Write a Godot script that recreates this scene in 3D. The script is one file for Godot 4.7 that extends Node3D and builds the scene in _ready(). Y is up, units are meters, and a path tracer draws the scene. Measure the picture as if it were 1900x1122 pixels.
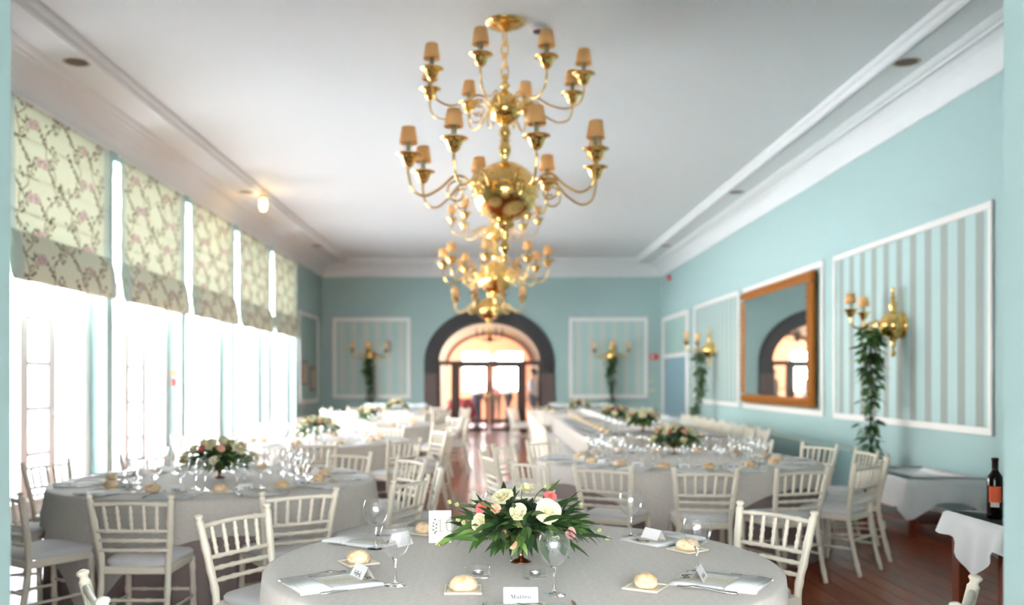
extends Node3D
# Banquet hall. Plan coordinates: X to the side, D = depth ahead of the entrance (world z = -D), y up, metres.

const F := 1690.0          # focal length in pixels of the 1900 x 1122 frame
const WX := 4.65           # half width of the hall
const ZB := 25.0           # depth of the far wall
const ZF := 2.2            # depth of the hall face of the entrance wall
const CEIL := 4.68
const TOP := 0.75          # table height

var M := {}
var rng := RandomNumberGenerator.new()
var taken := {}
var MESH := {}

# ------------------------------------------------------------------ helpers
func V(x, y, d): return Vector3(x, y, -d)

func st0(flat := false):
	var st = SurfaceTool.new()
	st.begin(Mesh.PRIMITIVE_TRIANGLES)
	st.set_smooth_group(-1 if flat else 0)
	return st

func tri(st, a, b, c):
	st.add_vertex(a); st.add_vertex(c); st.add_vertex(b)

func quad(st, a, b, c, d):
	tri(st, a, b, c); tri(st, a, c, d)

func quv(st, a, b, c, d, ua, ub, uc, ud):
	for k in [[a, ua], [c, uc], [b, ub], [a, ua], [d, ud], [c, uc]]:
		st.set_uv(k[1]); st.add_vertex(k[0])

func cpoly(st, pts, center):          # convex polygon turned away from center
	var n = (pts[1] - pts[0]).cross(pts[2] - pts[0])
	var mid = Vector3.ZERO
	for p in pts: mid += p
	mid /= pts.size()
	var turn = n.dot(mid - center) < 0
	for i in range(1, pts.size() - 1):
		if turn: tri(st, pts[0], pts[i + 1], pts[i])
		else: tri(st, pts[0], pts[i], pts[i + 1])

func box(st, c: Vector3, s: Vector3, bev := 0.0, basis := Basis.IDENTITY):
	var h = s * 0.5
	st.set_smooth_group(-1)
	var corner = func(sx, sy, sz, axis):
		var p = Vector3(sx * (h.x - bev), sy * (h.y - bev), sz * (h.z - bev))
		p[axis] = [sx, sy, sz][axis] * h[axis]
		return c + basis * p
	for axis in 3:
		for sg in [-1, 1]:
			var pts = []
			for k in [[-1, -1], [1, -1], [1, 1], [-1, 1]]:
				var v = [0, 0, 0]
				v[axis] = sg; v[(axis + 1) % 3] = k[0]; v[(axis + 2) % 3] = k[1]
				pts.append(corner.call(v[0], v[1], v[2], axis))
			cpoly(st, pts, c)
	if bev > 0.0:
		for axis in 3:
			var a1 = (axis + 1) % 3
			var a2 = (axis + 2) % 3
			for k in [[-1, -1], [1, -1], [1, 1], [-1, 1]]:
				var lo = [0, 0, 0]
				lo[axis] = -1; lo[a1] = k[0]; lo[a2] = k[1]
				var hi = lo.duplicate()
				hi[axis] = 1
				cpoly(st, [corner.call(lo[0], lo[1], lo[2], a1), corner.call(hi[0], hi[1], hi[2], a1), corner.call(hi[0], hi[1], hi[2], a2), corner.call(lo[0], lo[1], lo[2], a2)], c)
		for sx in [-1, 1]:
			for sy in [-1, 1]:
				for sz in [-1, 1]:
					cpoly(st, [corner.call(sx, sy, sz, 0), corner.call(sx, sy, sz, 1), corner.call(sx, sy, sz, 2)], c)

func pbox(st, x0, x1, y0, y1, d0, d1, bev := 0.0):     # box from plan ranges
	box(st, V((x0 + x1) * 0.5, (y0 + y1) * 0.5, (d0 + d1) * 0.5), Vector3(absf(x1 - x0), absf(y1 - y0), absf(d1 - d0)), bev)

func lathe(st, prof, segs := 20, xf := Transform3D.IDENTITY, sq := 1.0):
	for i in prof.size() - 1:
		var a: Vector2 = prof[i]
		var b: Vector2 = prof[i + 1]
		for k in segs:
			var t0 = TAU * k / segs
			var t1 = TAU * (k + 1) / segs
			var p = [Vector3(a.x * cos(t0), a.y, a.x * sin(t0) * sq), Vector3(a.x * cos(t1), a.y, a.x * sin(t1) * sq), Vector3(b.x * cos(t1), b.y, b.x * sin(t1) * sq), Vector3(b.x * cos(t0), b.y, b.x * sin(t0) * sq)]
			for j in 4: p[j] = xf * p[j]
			if a.x > 1e-5: tri(st, p[0], p[2], p[1])
			if b.x > 1e-5: tri(st, p[0], p[3], p[2])

func tube(st, pts, rad, sides := 7, caps := true):
	var n: int = pts.size()
	var up = Vector3.UP
	var t0: Vector3 = (pts[1] - pts[0]).normalized()
	if absf(t0.dot(up)) > 0.9: up = Vector3.RIGHT
	var u = (up - t0 * up.dot(t0)).normalized()
	var rings = []
	for i in n:
		var t: Vector3 = (pts[mini(i + 1, n - 1)] - pts[maxi(i - 1, 0)]).normalized()
		u = (u - t * u.dot(t)).normalized()
		var w = t.cross(u)
		var r: float = rad[i] if rad is Array else rad
		var ring = []
		for k in sides:
			var a = TAU * k / sides
			ring.append(pts[i] + (u * cos(a) + w * sin(a)) * r)
		rings.append(ring)
	for i in n - 1:
		for k in sides:
			quad(st, rings[i][k], rings[i][(k + 1) % sides], rings[i + 1][(k + 1) % sides], rings[i + 1][k])
	if caps:
		for k in range(1, sides - 1):
			tri(st, rings[0][0], rings[0][k + 1], rings[0][k])
			tri(st, rings[n - 1][0], rings[n - 1][k], rings[n - 1][k + 1])

func spline(pts, steps):
	var c = Curve3D.new()
	for i in pts.size():
		var tang: Vector3 = (pts[mini(i + 1, pts.size() - 1)] - pts[maxi(i - 1, 0)]) / 6.0
		c.add_point(pts[i], -tang, tang)
	var out = []
	for i in (pts.size() - 1):
		for k in steps: out.append(c.sample(i, float(k) / steps))
	out.append(pts[-1])
	return out

func done(st) -> ArrayMesh:
	st.generate_normals()
	st.index()
	return st.commit()

func numbered(called: String) -> String:
	var n: int = taken.get(called, 0)
	taken[called] = n + 1
	return called if n == 0 else "%s_%03d" % [called, n]

func inst(mesh, called, mat, parent = null, xf := Transform3D.IDENTITY):
	var o = MeshInstance3D.new()
	o.mesh = mesh
	o.material_override = mat
	o.transform = xf
	if parent == null:
		o.name = numbered(called)
		add_child(o)
	else:
		o.name = called
		parent.add_child(o, true)
	return o

func mk(st, called, mat, parent = null): return inst(done(st), called, mat, parent)

func tag(o, label, category, group = ""):
	o.set_meta("label", label)
	o.set_meta("category", category)
	if group: o.set_meta("group", group)
	return o

func thing(called, label, category, at := Vector3.ZERO, turn := 0.0, group = ""):
	var o = Node3D.new()
	o.name = numbered(called)
	add_child(o)
	o.position = at
	o.rotation.y = turn
	return tag(o, label, category, group)

func struct(o):
	o.set_meta("kind", "structure")
	return o

func snode(called):
	var o = Node3D.new()
	o.name = numbered(called)
	add_child(o)
	return struct(o)

func dup(src, at, turn, label, group = ""):
	var o = src.duplicate()
	o.name = numbered(String(src.name).rstrip("0123456789").trim_suffix("_"))
	add_child(o)
	o.position = at
	o.rotation = Vector3(0, turn, 0)
	o.set_meta("label", label)
	if group: o.set_meta("group", group)
	return o

func face(fx, fd): return atan2(-fx, fd)          # yaw that turns local -z to the plan direction

# ------------------------------------------------------------------ materials
func mat(col, rough := 0.6, metal := 0.0):
	var m = StandardMaterial3D.new()
	m.albedo_color = Color(col[0], col[1], col[2]) if col is Array else col
	m.roughness = rough
	m.metallic = metal
	return m

func noise_tex(freq, size := 256, octaves := 4, sd := 1, as_normal := false, ramp = null):
	var n = FastNoiseLite.new()
	n.seed = sd
	n.frequency = freq
	n.fractal_octaves = octaves
	var t = NoiseTexture2D.new()
	t.noise = n
	t.width = size
	t.height = size
	t.seamless = true
	t.as_normal_map = as_normal
	if ramp: t.color_ramp = ramp
	return t

func ramp(a, b, mid = null):
	var g = Gradient.new()
	g.set_color(0, Color(a[0], a[1], a[2]))
	g.set_color(1, Color(b[0], b[1], b[2]))
	if mid: g.add_point(0.5, Color(mid[0], mid[1], mid[2]))
	return g

func triplanar(m, s):
	m.uv1_triplanar = true
	m.uv1_scale = Vector3.ONE * s
	return m

func relief(m, tex, s):
	m.heightmap_enabled = true
	m.heightmap_texture = tex
	m.heightmap_scale = s
	return m

func disc(im: Image, cx, cy, rx, ry, ang, col, soft := 0.0):
	var w = im.get_width()
	var h = im.get_height()
	var r = int(maxf(rx, ry)) + 1
	var ca = cos(ang)
	var sa = sin(ang)
	for y in range(int(cy) - r, int(cy) + r + 1):
		for x in range(int(cx) - r, int(cx) + r + 1):
			var dx: float = x - cx
			var dy: float = y - cy
			var u: float = (dx * ca + dy * sa) / rx
			var v: float = (-dx * sa + dy * ca) / ry
			if u * u + v * v <= 1.0:
				im.set_pixel(posmod(x, w), clampi(y, 0, h - 1), col)

func blind_image():
	var w = 512
	var h = 448
	var im = Image.create(w, h, false, Image.FORMAT_RGB8)
	var r = RandomNumberGenerator.new()
	r.seed = 77
	var base = Color(0.855, 0.87, 0.785)
	im.fill(base)
	for i in 5000:                       # slubs of the linen
		var c = base.lightened(r.randf() * 0.06) if r.randf() < 0.5 else base.darkened(r.randf() * 0.06)
		im.fill_rect(Rect2i(r.randi() % w, r.randi() % h, 2 + r.randi() % 14, 1), c)
	var brown = Color(0.58, 0.49, 0.41)
	var olive = [Color(0.33, 0.33, 0.25), Color(0.43, 0.43, 0.33), Color(0.53, 0.52, 0.40)]
	var pink = [Color(0.74, 0.64, 0.63), Color(0.80, 0.72, 0.70), Color(0.67, 0.56, 0.57)]
	for k in 4:
		var x0 = 70.0 + k * 120.0
		var ph = r.randf() * TAU
		for y in h:
			var x: float = x0 + 26.0 * sin(y * 0.028 + ph) + 8.0 * sin(y * 0.09 + ph * 2)
			disc(im, x, y, 2.0, 2.0, 0, brown)
		for j in 9:                       # twigs, leaves, flowers
			var y: float = 20 + j * 50 + r.randf() * 14
			var x: float = x0 + 26.0 * sin(y * 0.028 + ph) + 8.0 * sin(y * 0.09 + ph * 2)
			var side = -1.0 if (j + k) % 2 else 1.0
			for s in 44:
				var px = x + side * s
				var py = y - s * 0.7 + 8.0 * sin(s * 0.13)
				disc(im, px, py, 1.7, 1.7, 0, brown)
				if s % 11 == 6:
					for q in [-1.0, 1.0]:
						disc(im, px + q * 6, py + q * 9, 8.0, 3.6, r.randf() * TAU, olive[r.randi() % 3])
			if j % 2 == 0:
				var fx = x + side * 48
				var fy = y - 36.0
				for p in 6:
					disc(im, fx + 8 * cos(p * TAU / 6), fy + 8 * sin(p * TAU / 6), 8.5, 8.5, 0, pink[p % 2])
				disc(im, fx, fy, 5.5, 5.5, 0, pink[2])
			disc(im, x - side * 20, y + 16, 9, 4.2, r.randf() * TAU, olive[r.randi() % 3])
			disc(im, x - side * 32, y + 2, 8, 3.8, r.randf() * TAU, olive[r.randi() % 3])
	var edge = Color(0.74, 0.79, 0.76)
	im.fill_rect(Rect2i(0, 0, 34, h), edge)
	im.fill_rect(Rect2i(w - 34, 0, 34, h), edge)
	return ImageTexture.create_from_image(im)

func stripe_image(n, a, b):
	var im = Image.create(n * 32, 64, false, Image.FORMAT_RGB8)
	im.fill(a)
	for k in n: im.fill_rect(Rect2i(k * 32 + 9, 0, 14, 64), b)
	var r = RandomNumberGenerator.new()
	r.seed = 5
	for i in n * 300:
		var x = r.randi() % (n * 32)
		var y = r.randi() % 64
		im.set_pixel(x, y, im.get_pixel(x, y).lightened(r.randf() * 0.05))
	return ImageTexture.create_from_image(im)

func wood_image(sd, base, dark):
	var im = Image.create(128, 512, false, Image.FORMAT_RGB8)
	var n = FastNoiseLite.new()
	n.seed = sd
	n.frequency = 0.02
	var n2 = FastNoiseLite.new()
	n2.seed = sd + 9
	n2.frequency = 0.15
	for y in 512:
		for x in 128:
			var warp = n.get_noise_2d(x * 1.5, y * 0.35) * 9.0
			var g = 0.5 + 0.5 * sin(x * 0.16 + warp)
			var f = 0.5 + 0.5 * n2.get_noise_2d(x * 3.0, y * 0.12)
			im.set_pixel(x, y, base.lerp(dark, clampf(0.45 * g + 0.5 * f, 0, 1)))
	return ImageTexture.create_from_image(im)

func menu_image():
	var im = Image.create(96, 192, false, Image.FORMAT_RGB8)
	im.fill(Color(0.86, 0.83, 0.75))
	var r = RandomNumberGenerator.new()
	r.seed = 3
	for k in 15:
		var x = 12.0 + k * 5.0
		var y = 24.0 + 9.0 * sin(k * 0.5)
		disc(im, x, y, 1.2, 1.2, 0, Color(0.2, 0.24, 0.2))
		disc(im, x, y - 6, 5.5, 2.4, -0.9, Color(0.16, 0.2, 0.17))
		disc(im, x + 2, y + 6, 5.5, 2.4, 0.9, Color(0.22, 0.26, 0.22))
	for k in 9:
		var wd = 24 + r.randi() % 30
		im.fill_rect(Rect2i(48 - wd / 2, 62 + k * 12, wd, 2), Color(0.55, 0.52, 0.46))
	return ImageTexture.create_from_image(im)

func sprig_image():
	var im = Image.create(128, 192, false, Image.FORMAT_RGB8)
	im.fill(Color(0.93, 0.92, 0.89))
	for k in 9:
		var y = 60.0 + k * 8.0
		disc(im, 34 + 4 * sin(k * 0.7), y, 1.3, 4, 0, Color(0.3, 0.33, 0.3))
	for k in [[34, 52, 0.3], [26, 74, 0.9], [44, 82, -0.8], [25, 92, 0.8], [42, 104, -0.7], [24, 114, 0.6], [40, 124, -0.5], [34, 134, 0.1]]:
		disc(im, k[0], k[1], 7, 3.2, k[2], Color(0.2, 0.23, 0.2))
	return ImageTexture.create_from_image(im)

func scribble_image(sd):
	var im = Image.create(128, 64, false, Image.FORMAT_RGB8)
	im.fill(Color(0.88, 0.87, 0.86))
	var r = RandomNumberGenerator.new()
	r.seed = sd
	var a = 5.0 + r.randf() * 4.0
	for k in 120:
		var x = 30.0 + k * 0.55
		var y = 36.0 - 1.5 * a * sin(k * 0.42 + r.randf() * 0.1) * (0.5 + 0.5 * sin(k * 0.11 + sd))
		disc(im, x, y, 1.7, 1.7, 0, Color(0.18, 0.17, 0.19))
	return ImageTexture.create_from_image(im)

func make_materials():
	var fine = noise_tex(0.05, 256, 4, 3)
	var mid = noise_tex(0.02, 256, 3, 8)
	M.teal = relief(triplanar(mat(Color(0.615, 0.72, 0.715), 0.75), 0.7), fine, 0.05)
	M.white = relief(triplanar(mat(Color(0.87, 0.885, 0.885), 0.65), 0.7), fine, 0.04)
	M.trim = mat(Color(0.90, 0.89, 0.875), 0.45)
	M.frame_white = mat(Color(0.88, 0.89, 0.89), 0.4)
	M.peach = triplanar(mat(Color(0.93, 0.72, 0.58), 0.8), 0.7)
	M.cream_wall = mat(Color(0.90, 0.80, 0.70), 0.8)
	M.charcoal = mat(Color(0.19, 0.19, 0.20), 0.6)
	M.brown_panel = mat(Color(0.36, 0.30, 0.29), 0.6)
	M.door_wood = mat(Color(0.21, 0.11, 0.07), 0.35)
	M.stone = relief(triplanar(mat(Color(0.82, 0.82, 0.82), 0.9), 0.4), mid, 0.3)
	M.planks = []
	var tones = [[Color(0.62, 0.30, 0.13), Color(0.46, 0.19, 0.07)], [Color(0.58, 0.26, 0.11), Color(0.42, 0.16, 0.06)], [Color(0.66, 0.33, 0.15), Color(0.49, 0.21, 0.085)], [Color(0.54, 0.24, 0.10), Color(0.39, 0.15, 0.06)]]
	for i in 4:
		var p = mat(Color.WHITE, 0.34)
		p.metallic_specular = 0.3
		p.albedo_texture = wood_image(20 + i, tones[i][0], tones[i][1])
		p.clearcoat_enabled = true
		p.clearcoat = 0.12
		p.clearcoat_roughness = 0.12
		M.planks.append(p)
	M.subfloor = mat(Color(0.12, 0.06, 0.035), 0.8)
	M.cream = relief(triplanar(mat(Color(0.925, 0.885, 0.81), 0.36), 6.0), fine, 0.03)
	M.cushion = relief(triplanar(mat(Color(0.87, 0.855, 0.85), 0.85), 8.0), fine, 0.06)
	M.cloth = triplanar(mat(Color(0.82, 0.785, 0.75), 0.8), 5.0)
	M.cloth.albedo_texture = noise_tex(0.03, 256, 4, 12, false, ramp([0.93, 0.93, 0.93], [1, 1, 1]))
	relief(M.cloth, noise_tex(0.3, 256, 2, 15), 0.06)
	M.cloth.rim_enabled = true
	M.cloth.rim = 0.4
	M.under = triplanar(mat(Color(0.55, 0.49, 0.475), 0.8), 5.0)
	relief(M.under, noise_tex(0.3, 256, 2, 16), 0.06)
	M.linen = relief(triplanar(mat(Color(0.90, 0.90, 0.895), 0.85), 7.0), fine, 0.06)
	M.napkin = relief(triplanar(mat(Color(0.90, 0.895, 0.885), 0.85), 9.0), fine, 0.05)
	M.brass = mat(Color(0.96, 0.80, 0.50), 0.16, 1.0)
	M.copper = mat(Color(0.62, 0.44, 0.31), 0.3, 1.0)
	M.shade = mat(Color(1.0, 0.77, 0.49), 0.8)
	M.shade.backlight_enabled = true
	M.shade.backlight = Color(0.55, 0.5, 0.45)
	M.candle = mat(Color(0.62, 0.64, 0.52), 0.5)
	M.wax = mat(Color(0.93, 0.92, 0.89), 0.5)
	M.wax.subsurf_scatter_enabled = true
	M.wax.subsurf_scatter_strength = 0.3
	M.silver = mat(Color(0.80, 0.80, 0.80), 0.2, 1.0)
	M.dark_metal = mat(Color(0.10, 0.09, 0.08), 0.45, 0.6)
	M.glass = mat(Color(1, 1, 1, 0.02), 0.02)
	M.glass.albedo_color.a = 0.01
	M.glass.transparency = BaseMaterial3D.TRANSPARENCY_ALPHA
	M.solid_glass = mat(Color.WHITE, 0.0)
	M.solid_glass.albedo_color.a = 0.0
	M.solid_glass.refraction_enabled = true
	M.solid_glass.refraction_scale = 0.05
	M.mirror = mat(Color(0.92, 0.94, 0.93), 0.02, 1.0)
	M.gilt = relief(triplanar(mat(Color(0.74, 0.47, 0.22), 0.42, 0.75), 9.0), noise_tex(0.06, 256, 3, 31), 1.0)
	M.bread = triplanar(mat(Color.WHITE, 0.7), 5.0)
	M.bread.albedo_texture = noise_tex(0.018, 256, 4, 41, false, ramp([0.80, 0.60, 0.40], [0.97, 0.90, 0.78], [0.93, 0.81, 0.65]))
	relief(M.bread, fine, 0.3)
	M.plate = mat(Color(0.86, 0.82, 0.74), 0.3)
	M.card = mat(Color(0.88, 0.87, 0.86), 0.7)
	M.ink = mat(Color(0.12, 0.12, 0.13), 0.7)
	M.pale_ink = mat(Color(0.72, 0.70, 0.64), 0.7)
	M.menu = mat(Color.WHITE, 0.7)
	M.menu.albedo_texture = menu_image()
	M.sprig = mat(Color.WHITE, 0.7)
	M.sprig.albedo_texture = sprig_image()
	M.names = []
	for i in 4:
		var c = mat(Color.WHITE, 0.7)
		c.albedo_texture = scribble_image(i + 2)
		M.names.append(c)
	M.leaves = []
	for c in [Color(0.17, 0.29, 0.14), Color(0.27, 0.40, 0.18), Color(0.12, 0.21, 0.12), Color(0.43, 0.54, 0.27)]:
		var l = mat(c, 0.42)
		l.backlight_enabled = true
		l.backlight = Color(0.25, 0.35, 0.12)
		M.leaves.append(l)
	M.rose = mat(Color(0.88, 0.85, 0.69), 0.6)
	M.rose.backlight_enabled = true
	M.rose.backlight = Color(0.3, 0.29, 0.22)
	M.rose_pink = mat(Color(0.87, 0.45, 0.43), 0.6)
	M.rose_peach = mat(Color(0.92, 0.68, 0.56), 0.6)
	M.rose_mauve = mat(Color(0.80, 0.56, 0.55), 0.6)
	M.bud = mat(Color(0.80, 0.82, 0.58), 0.6)
	M.bottle = mat(Color(0.02, 0.012, 0.012), 0.06)
	M.orange = mat(Color(0.93, 0.36, 0.18), 0.5)
	M.label_white = mat(Color(0.85, 0.80, 0.76), 0.5)
	M.red = mat(Color(0.78, 0.16, 0.13), 0.5)
	M.sign_orange = mat(Color(0.90, 0.55, 0.32), 0.5)
	M.table_wood = mat(Color(0.44, 0.20, 0.09), 0.35)
	M.poster = mat(Color(0.72, 0.66, 0.58), 0.7)
	M.fabric = mat(Color.WHITE, 0.85)
	M.fabric.albedo_texture = blind_image()
	M.fabric.backlight_enabled = true
	M.fabric.backlight = Color(0.27, 0.27, 0.25)
	M.stripes = mat(Color.WHITE, 0.6)
	M.stripes.albedo_texture = stripe_image(11, Color(0.66, 0.77, 0.765), Color(0.555, 0.59, 0.57))
	M.stripes6 = mat(Color.WHITE, 0.6)
	M.stripes6.albedo_texture = stripe_image(6, Color(0.66, 0.77, 0.76), Color(0.74, 0.78, 0.76))
	M.pale_panel = mat(Color(0.58, 0.70, 0.68), 0.7)
	M.lamp_glow = mat(Color(1, 0.9, 0.7), 0.5)
	M.lamp_glow.emission_enabled = true
	M.lamp_glow.emission = Color(1, 0.86, 0.62)
	M.lamp_glow.emission_energy_multiplier = 3.0
	M.person = mat(Color.WHITE, 0.8)
	M.person.vertex_color_use_as_albedo = true

# ------------------------------------------------------------------ camera and light
func set_view():
	var cam = Camera3D.new()
	cam.name = "camera"
	var at = CameraAttributesPhysical.new()
	at.frustum_focal_length = 35.0
	at.frustum_focus_distance = 3.4
	at.frustum_near = 0.05
	at.frustum_far = 400.0
	at.exposure_aperture = 1.7
	cam.attributes = at
	add_child(cam)
	cam.projection = Camera3D.PROJECTION_FRUSTUM
	cam.near = 0.05
	cam.far = 400.0
	cam.keep_aspect = Camera3D.KEEP_HEIGHT
	cam.size = cam.near * 1122.0 / F
	cam.frustum_offset = Vector2(38.0, 142.0) / F * cam.near
	cam.position = Vector3(0, 1.47, 0)
	cam.current = true
	var we = WorldEnvironment.new()
	we.name = "sky"
	var e = Environment.new()
	var sky = Sky.new()
	var s = ProceduralSkyMaterial.new()
	s.sky_top_color = Color(0.90, 0.95, 1.0)
	s.sky_horizon_color = Color(1.0, 0.99, 0.97)
	s.ground_bottom_color = Color(0.80, 0.78, 0.75)
	s.ground_horizon_color = Color(0.93, 0.92, 0.90)
	s.sky_energy_multiplier = 3.5
	s.ground_energy_multiplier = 3.5
	sky.sky_material = s
	e.background_mode = Environment.BG_SKY
	e.sky = sky
	e.tonemap_mode = Environment.TONE_MAPPER_LINEAR
	e.tonemap_exposure = 1.65
	e.sdfgi_enabled = true
	e.ssao_enabled = true
	e.ssil_enabled = true
	we.environment = e
	add_child(we)
	# sun behind the building: it lights the terrace and the lobby, not the hall floor
	var sun = DirectionalLight3D.new()
	sun.name = "sun"
	sun.light_color = Color(1.0, 0.98, 0.96)
	sun.light_energy = 22.0
	sun.light_angular_distance = 0.6
	sun.shadow_enabled = true
	sun.sky_mode = DirectionalLight3D.SKY_MODE_LIGHT_ONLY
	add_child(sun)
	sun.look_at_from_position(Vector3.ZERO, Vector3(-0.55, -1.0, 0.45), Vector3.UP)

# ------------------------------------------------------------------ room shell
func slab(called, x0, x1, y0, y1, d0, d1, m):
	var st = st0(true)
	pbox(st, x0, x1, y0, y1, d0, d1)
	return struct(mk(st, called, m))

const WIN_FAR := [11.0, 13.66, 16.32, 18.98, 21.64]      # far edge of each opening
const WIN_W := 2.46
const WIN_TOP := 4.16

func build_shell():
	# floor: subfloor slab with separate boards
	var fl = slab("floor", -WX - 0.35, WX + 0.35, -0.3, -0.012, -4.6, 33.5, M.subfloor)
	var bw = 0.145
	var rows = int(ceil(2.0 * WX / bw))
	var shapes = []
	for k in 3:
		var st = st0(true)
		var L: float = [2.6, 3.2, 2.0][k]
		var h = bw / 2 - 0.0012
		var c = 0.0015
		var pt = func(x, y, z): return Vector3(x, y, z)
		var top = [pt.call(-h + c, 0, 0.0012 + c), pt.call(h - c, 0, 0.0012 + c), pt.call(h - c, 0, L - 0.0012 - c), pt.call(-h + c, 0, L - 0.0012 - c)]
		var low = [pt.call(-h, -0.012, 0.0012), pt.call(h, -0.012, 0.0012), pt.call(h, -0.012, L - 0.0012), pt.call(-h, -0.012, L - 0.0012)]
		quv(st, top[3], top[2], top[1], top[0], Vector2(0, L / 3), Vector2(1, L / 3), Vector2(1, 0), Vector2(0, 0))
		for i in 4:
			var j = (i + 1) % 4
			quv(st, top[i], top[j], low[j], low[i], Vector2(0, 0), Vector2(0, 0.01), Vector2(0.02, 0.01), Vector2(0.02, 0))
		st.generate_normals()
		shapes.append([st.commit(), L])
	rng.seed = 11
	var rest = [st0(true), st0(true), st0(true), st0(true)]
	var boards = []
	for r in rows:
		var x = -WX + (r + 0.5) * bw
		var d = 1.7 - rng.randf() * 1.5
		while d < 33.0:
			var k = rng.randi() % 3
			boards.append([x, d, k, rng.randi() % 4])
			d += shapes[k][1]
	# the boards of the aisle and the open floor by the side wall are single pieces, nearest first
	var near = []
	for b in boards:
		var x: float = b[0]
		var d: float = b[1] + 1.3
		var open: bool = (absf(x + 0.2) < 0.9 and d > 4.5 and d < 25.0) or (x > 1.2 and d < 11.5 and d > 1.5) or (x < -1.2 and d < 8.0) or d < 4.5
		near.append([0.0 if open else 100.0, d, b])
	near.sort_custom(func(a, c): return a[0] + a[1] < c[0] + c[1])
	for i in near.size():
		var b: Array = near[i][2]
		var xf = Transform3D(Basis.IDENTITY, V(b[0], 0, b[1] + shapes[b[2]][1]))
		if i < 290: inst(shapes[b[2]][0], "plank", M.planks[b[3]], fl, xf)
		else: rest[b[3]].append_from(shapes[b[2]][0], 0, xf)
	for k in 4:
		var o = inst(rest[k].commit(), "planks", M.planks[k], fl)
		o.set_meta("kind", "stuff")
	# ceiling and side walls
	slab("ceiling", -WX - 0.35, WX + 0.35, CEIL, CEIL + 0.25, 1.9, ZB + 0.3, M.white)
	slab("wall_right", WX, WX + 0.3, 0, CEIL, 1.9, ZB + 0.3, M.teal)
	var wl = snode("wall_left")
	var prev = 2.0
	for i in WIN_FAR.size():
		var near_edge: float = WIN_FAR[i] - WIN_W
		var st = st0(true)
		pbox(st, -WX - 0.28, -WX, 0, CEIL, prev, near_edge)
		mk(st, "pier", M.teal, wl)
		st = st0(true)
		pbox(st, -WX - 0.28, -WX, WIN_TOP, CEIL, near_edge, WIN_FAR[i])
		mk(st, "lintel", M.teal, wl)
		prev = WIN_FAR[i]
	var st = st0(true)
	pbox(st, -WX - 0.28, -WX, 0, CEIL, prev, ZB + 0.3)
	mk(st, "wall_end", M.teal, wl)
	# entrance wall, with the opening the view passes through
	var we = snode("wall_entrance")
	for s in [[-WX, -1.155], [1.23, WX]]:
		st = st0(true)
		pbox(st, s[0], s[1], 0, CEIL, 1.85, ZF, 0.012)
		mk(st, "wall_panel", M.teal, we)
	st = st0(true)
	pbox(st, -1.155, 1.23, 2.95, CEIL, 1.85, ZF)
	mk(st, "lintel", M.teal, we)
	# anteroom behind the view, with its own big windows
	var an = snode("wall_anteroom")
	for s in [[-3.6, -3.3, 0, 3.4, -4.6, 1.85], [3.3, 3.6, 0, 3.4, -4.6, 1.85], [-3.3, 3.3, 0, 0.6, -4.6, -4.3], [-3.3, -3.0, 0.6, 2.9, -4.6, -4.3], [3.0, 3.3, 0.6, 2.9, -4.6, -4.3], [-3.3, 3.3, 2.9, 3.4, -4.6, -4.3]]:
		st = st0(true)
		pbox(st, s[0], s[1], s[2], s[3], s[4], s[5])
		mk(st, "wall_panel", M.white, an)
	slab("ceiling_anteroom", -3.6, 3.6, 3.4, 3.6, -4.6, 1.85, M.white)
	# ground outside
	slab("ground", -30.0, -WX - 0.29, -0.35, -0.15, -12, 45, M.stone)
	slab("ground_front", -WX - 0.29, 12.0, -0.35, -0.31, -12, -4.6, M.stone)
	slab("ground_back", -WX - 0.29, 12.0, -0.35, -0.31, 33.5, 45, M.stone)

func cornice():
	var prof = [Vector2(0, 4.27), Vector2(0.025, 4.27), Vector2(0.03, 4.30), Vector2(0.05, 4.36), Vector2(0.085, 4.43), Vector2(0.135, 4.495), Vector2(0.19, 4.54), Vector2(0.225, 4.55), Vector2(0.225, 4.535), Vector2(0.255, 4.535), Vector2(0.262, 4.555), Vector2(0.30, 4.562), Vector2(0.33, 4.585), Vector2(0.345, 4.60), Vector2(0.70, 4.60), Vector2(0.70, 4.575), Vector2(0.725, 4.57), Vector2(0.75, 4.585), Vector2(0.77, 4.62), Vector2(0.80, 4.635), Vector2(0.815, 4.66), Vector2(0.815, CEIL)]
	var names = ["trim_1", "trim_2", "trim_3", "trim_4"]
	var at = func(side, d, end):
		if side == 0: return V(-WX + d, 0, ZF + d if end == 0 else ZB - d)
		if side == 1: return V(WX - d, 0, ZF + d if end == 0 else ZB - d)
		if side == 2: return V(-WX + d if end == 0 else WX - d, 0, ZB - d)
		return V(-WX + d if end == 0 else WX - d, 0, ZF + d)
	for side in 4:
		var st = st0(true)
		for i in prof.size() - 1:
			var a: Vector2 = prof[i]
			var b: Vector2 = prof[i + 1]
			var p = []
			for k in [[a, 0], [a, 1], [b, 1], [b, 0]]:
				var q: Vector3 = at.call(side, k[0].x, k[1])
				p.append(Vector3(q.x, k[0].y, q.z))
			var n = (p[1] - p[0]).cross(p[3] - p[0])
			var inward = V(0, 3.0, 12) - p[0]
			if n.dot(inward) > 0: quad(st, p[0], p[1], p[2], p[3])
			else: quad(st, p[3], p[2], p[1], p[0])
		struct(mk(st, names[side], M.white))
	# baseboards
	for s in [["baseboard_right", WX - 0.02, WX, 2.2, ZB], ["baseboard_left", -WX, -WX + 0.02, 21.66, ZB]]:
		slab(s[0], s[1], s[2], 0, 0.14, s[3], s[4], M.trim)
	slab("baseboard_back", -WX, -1.85, 0, 0.14, ZB - 0.02, ZB, M.trim)

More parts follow.
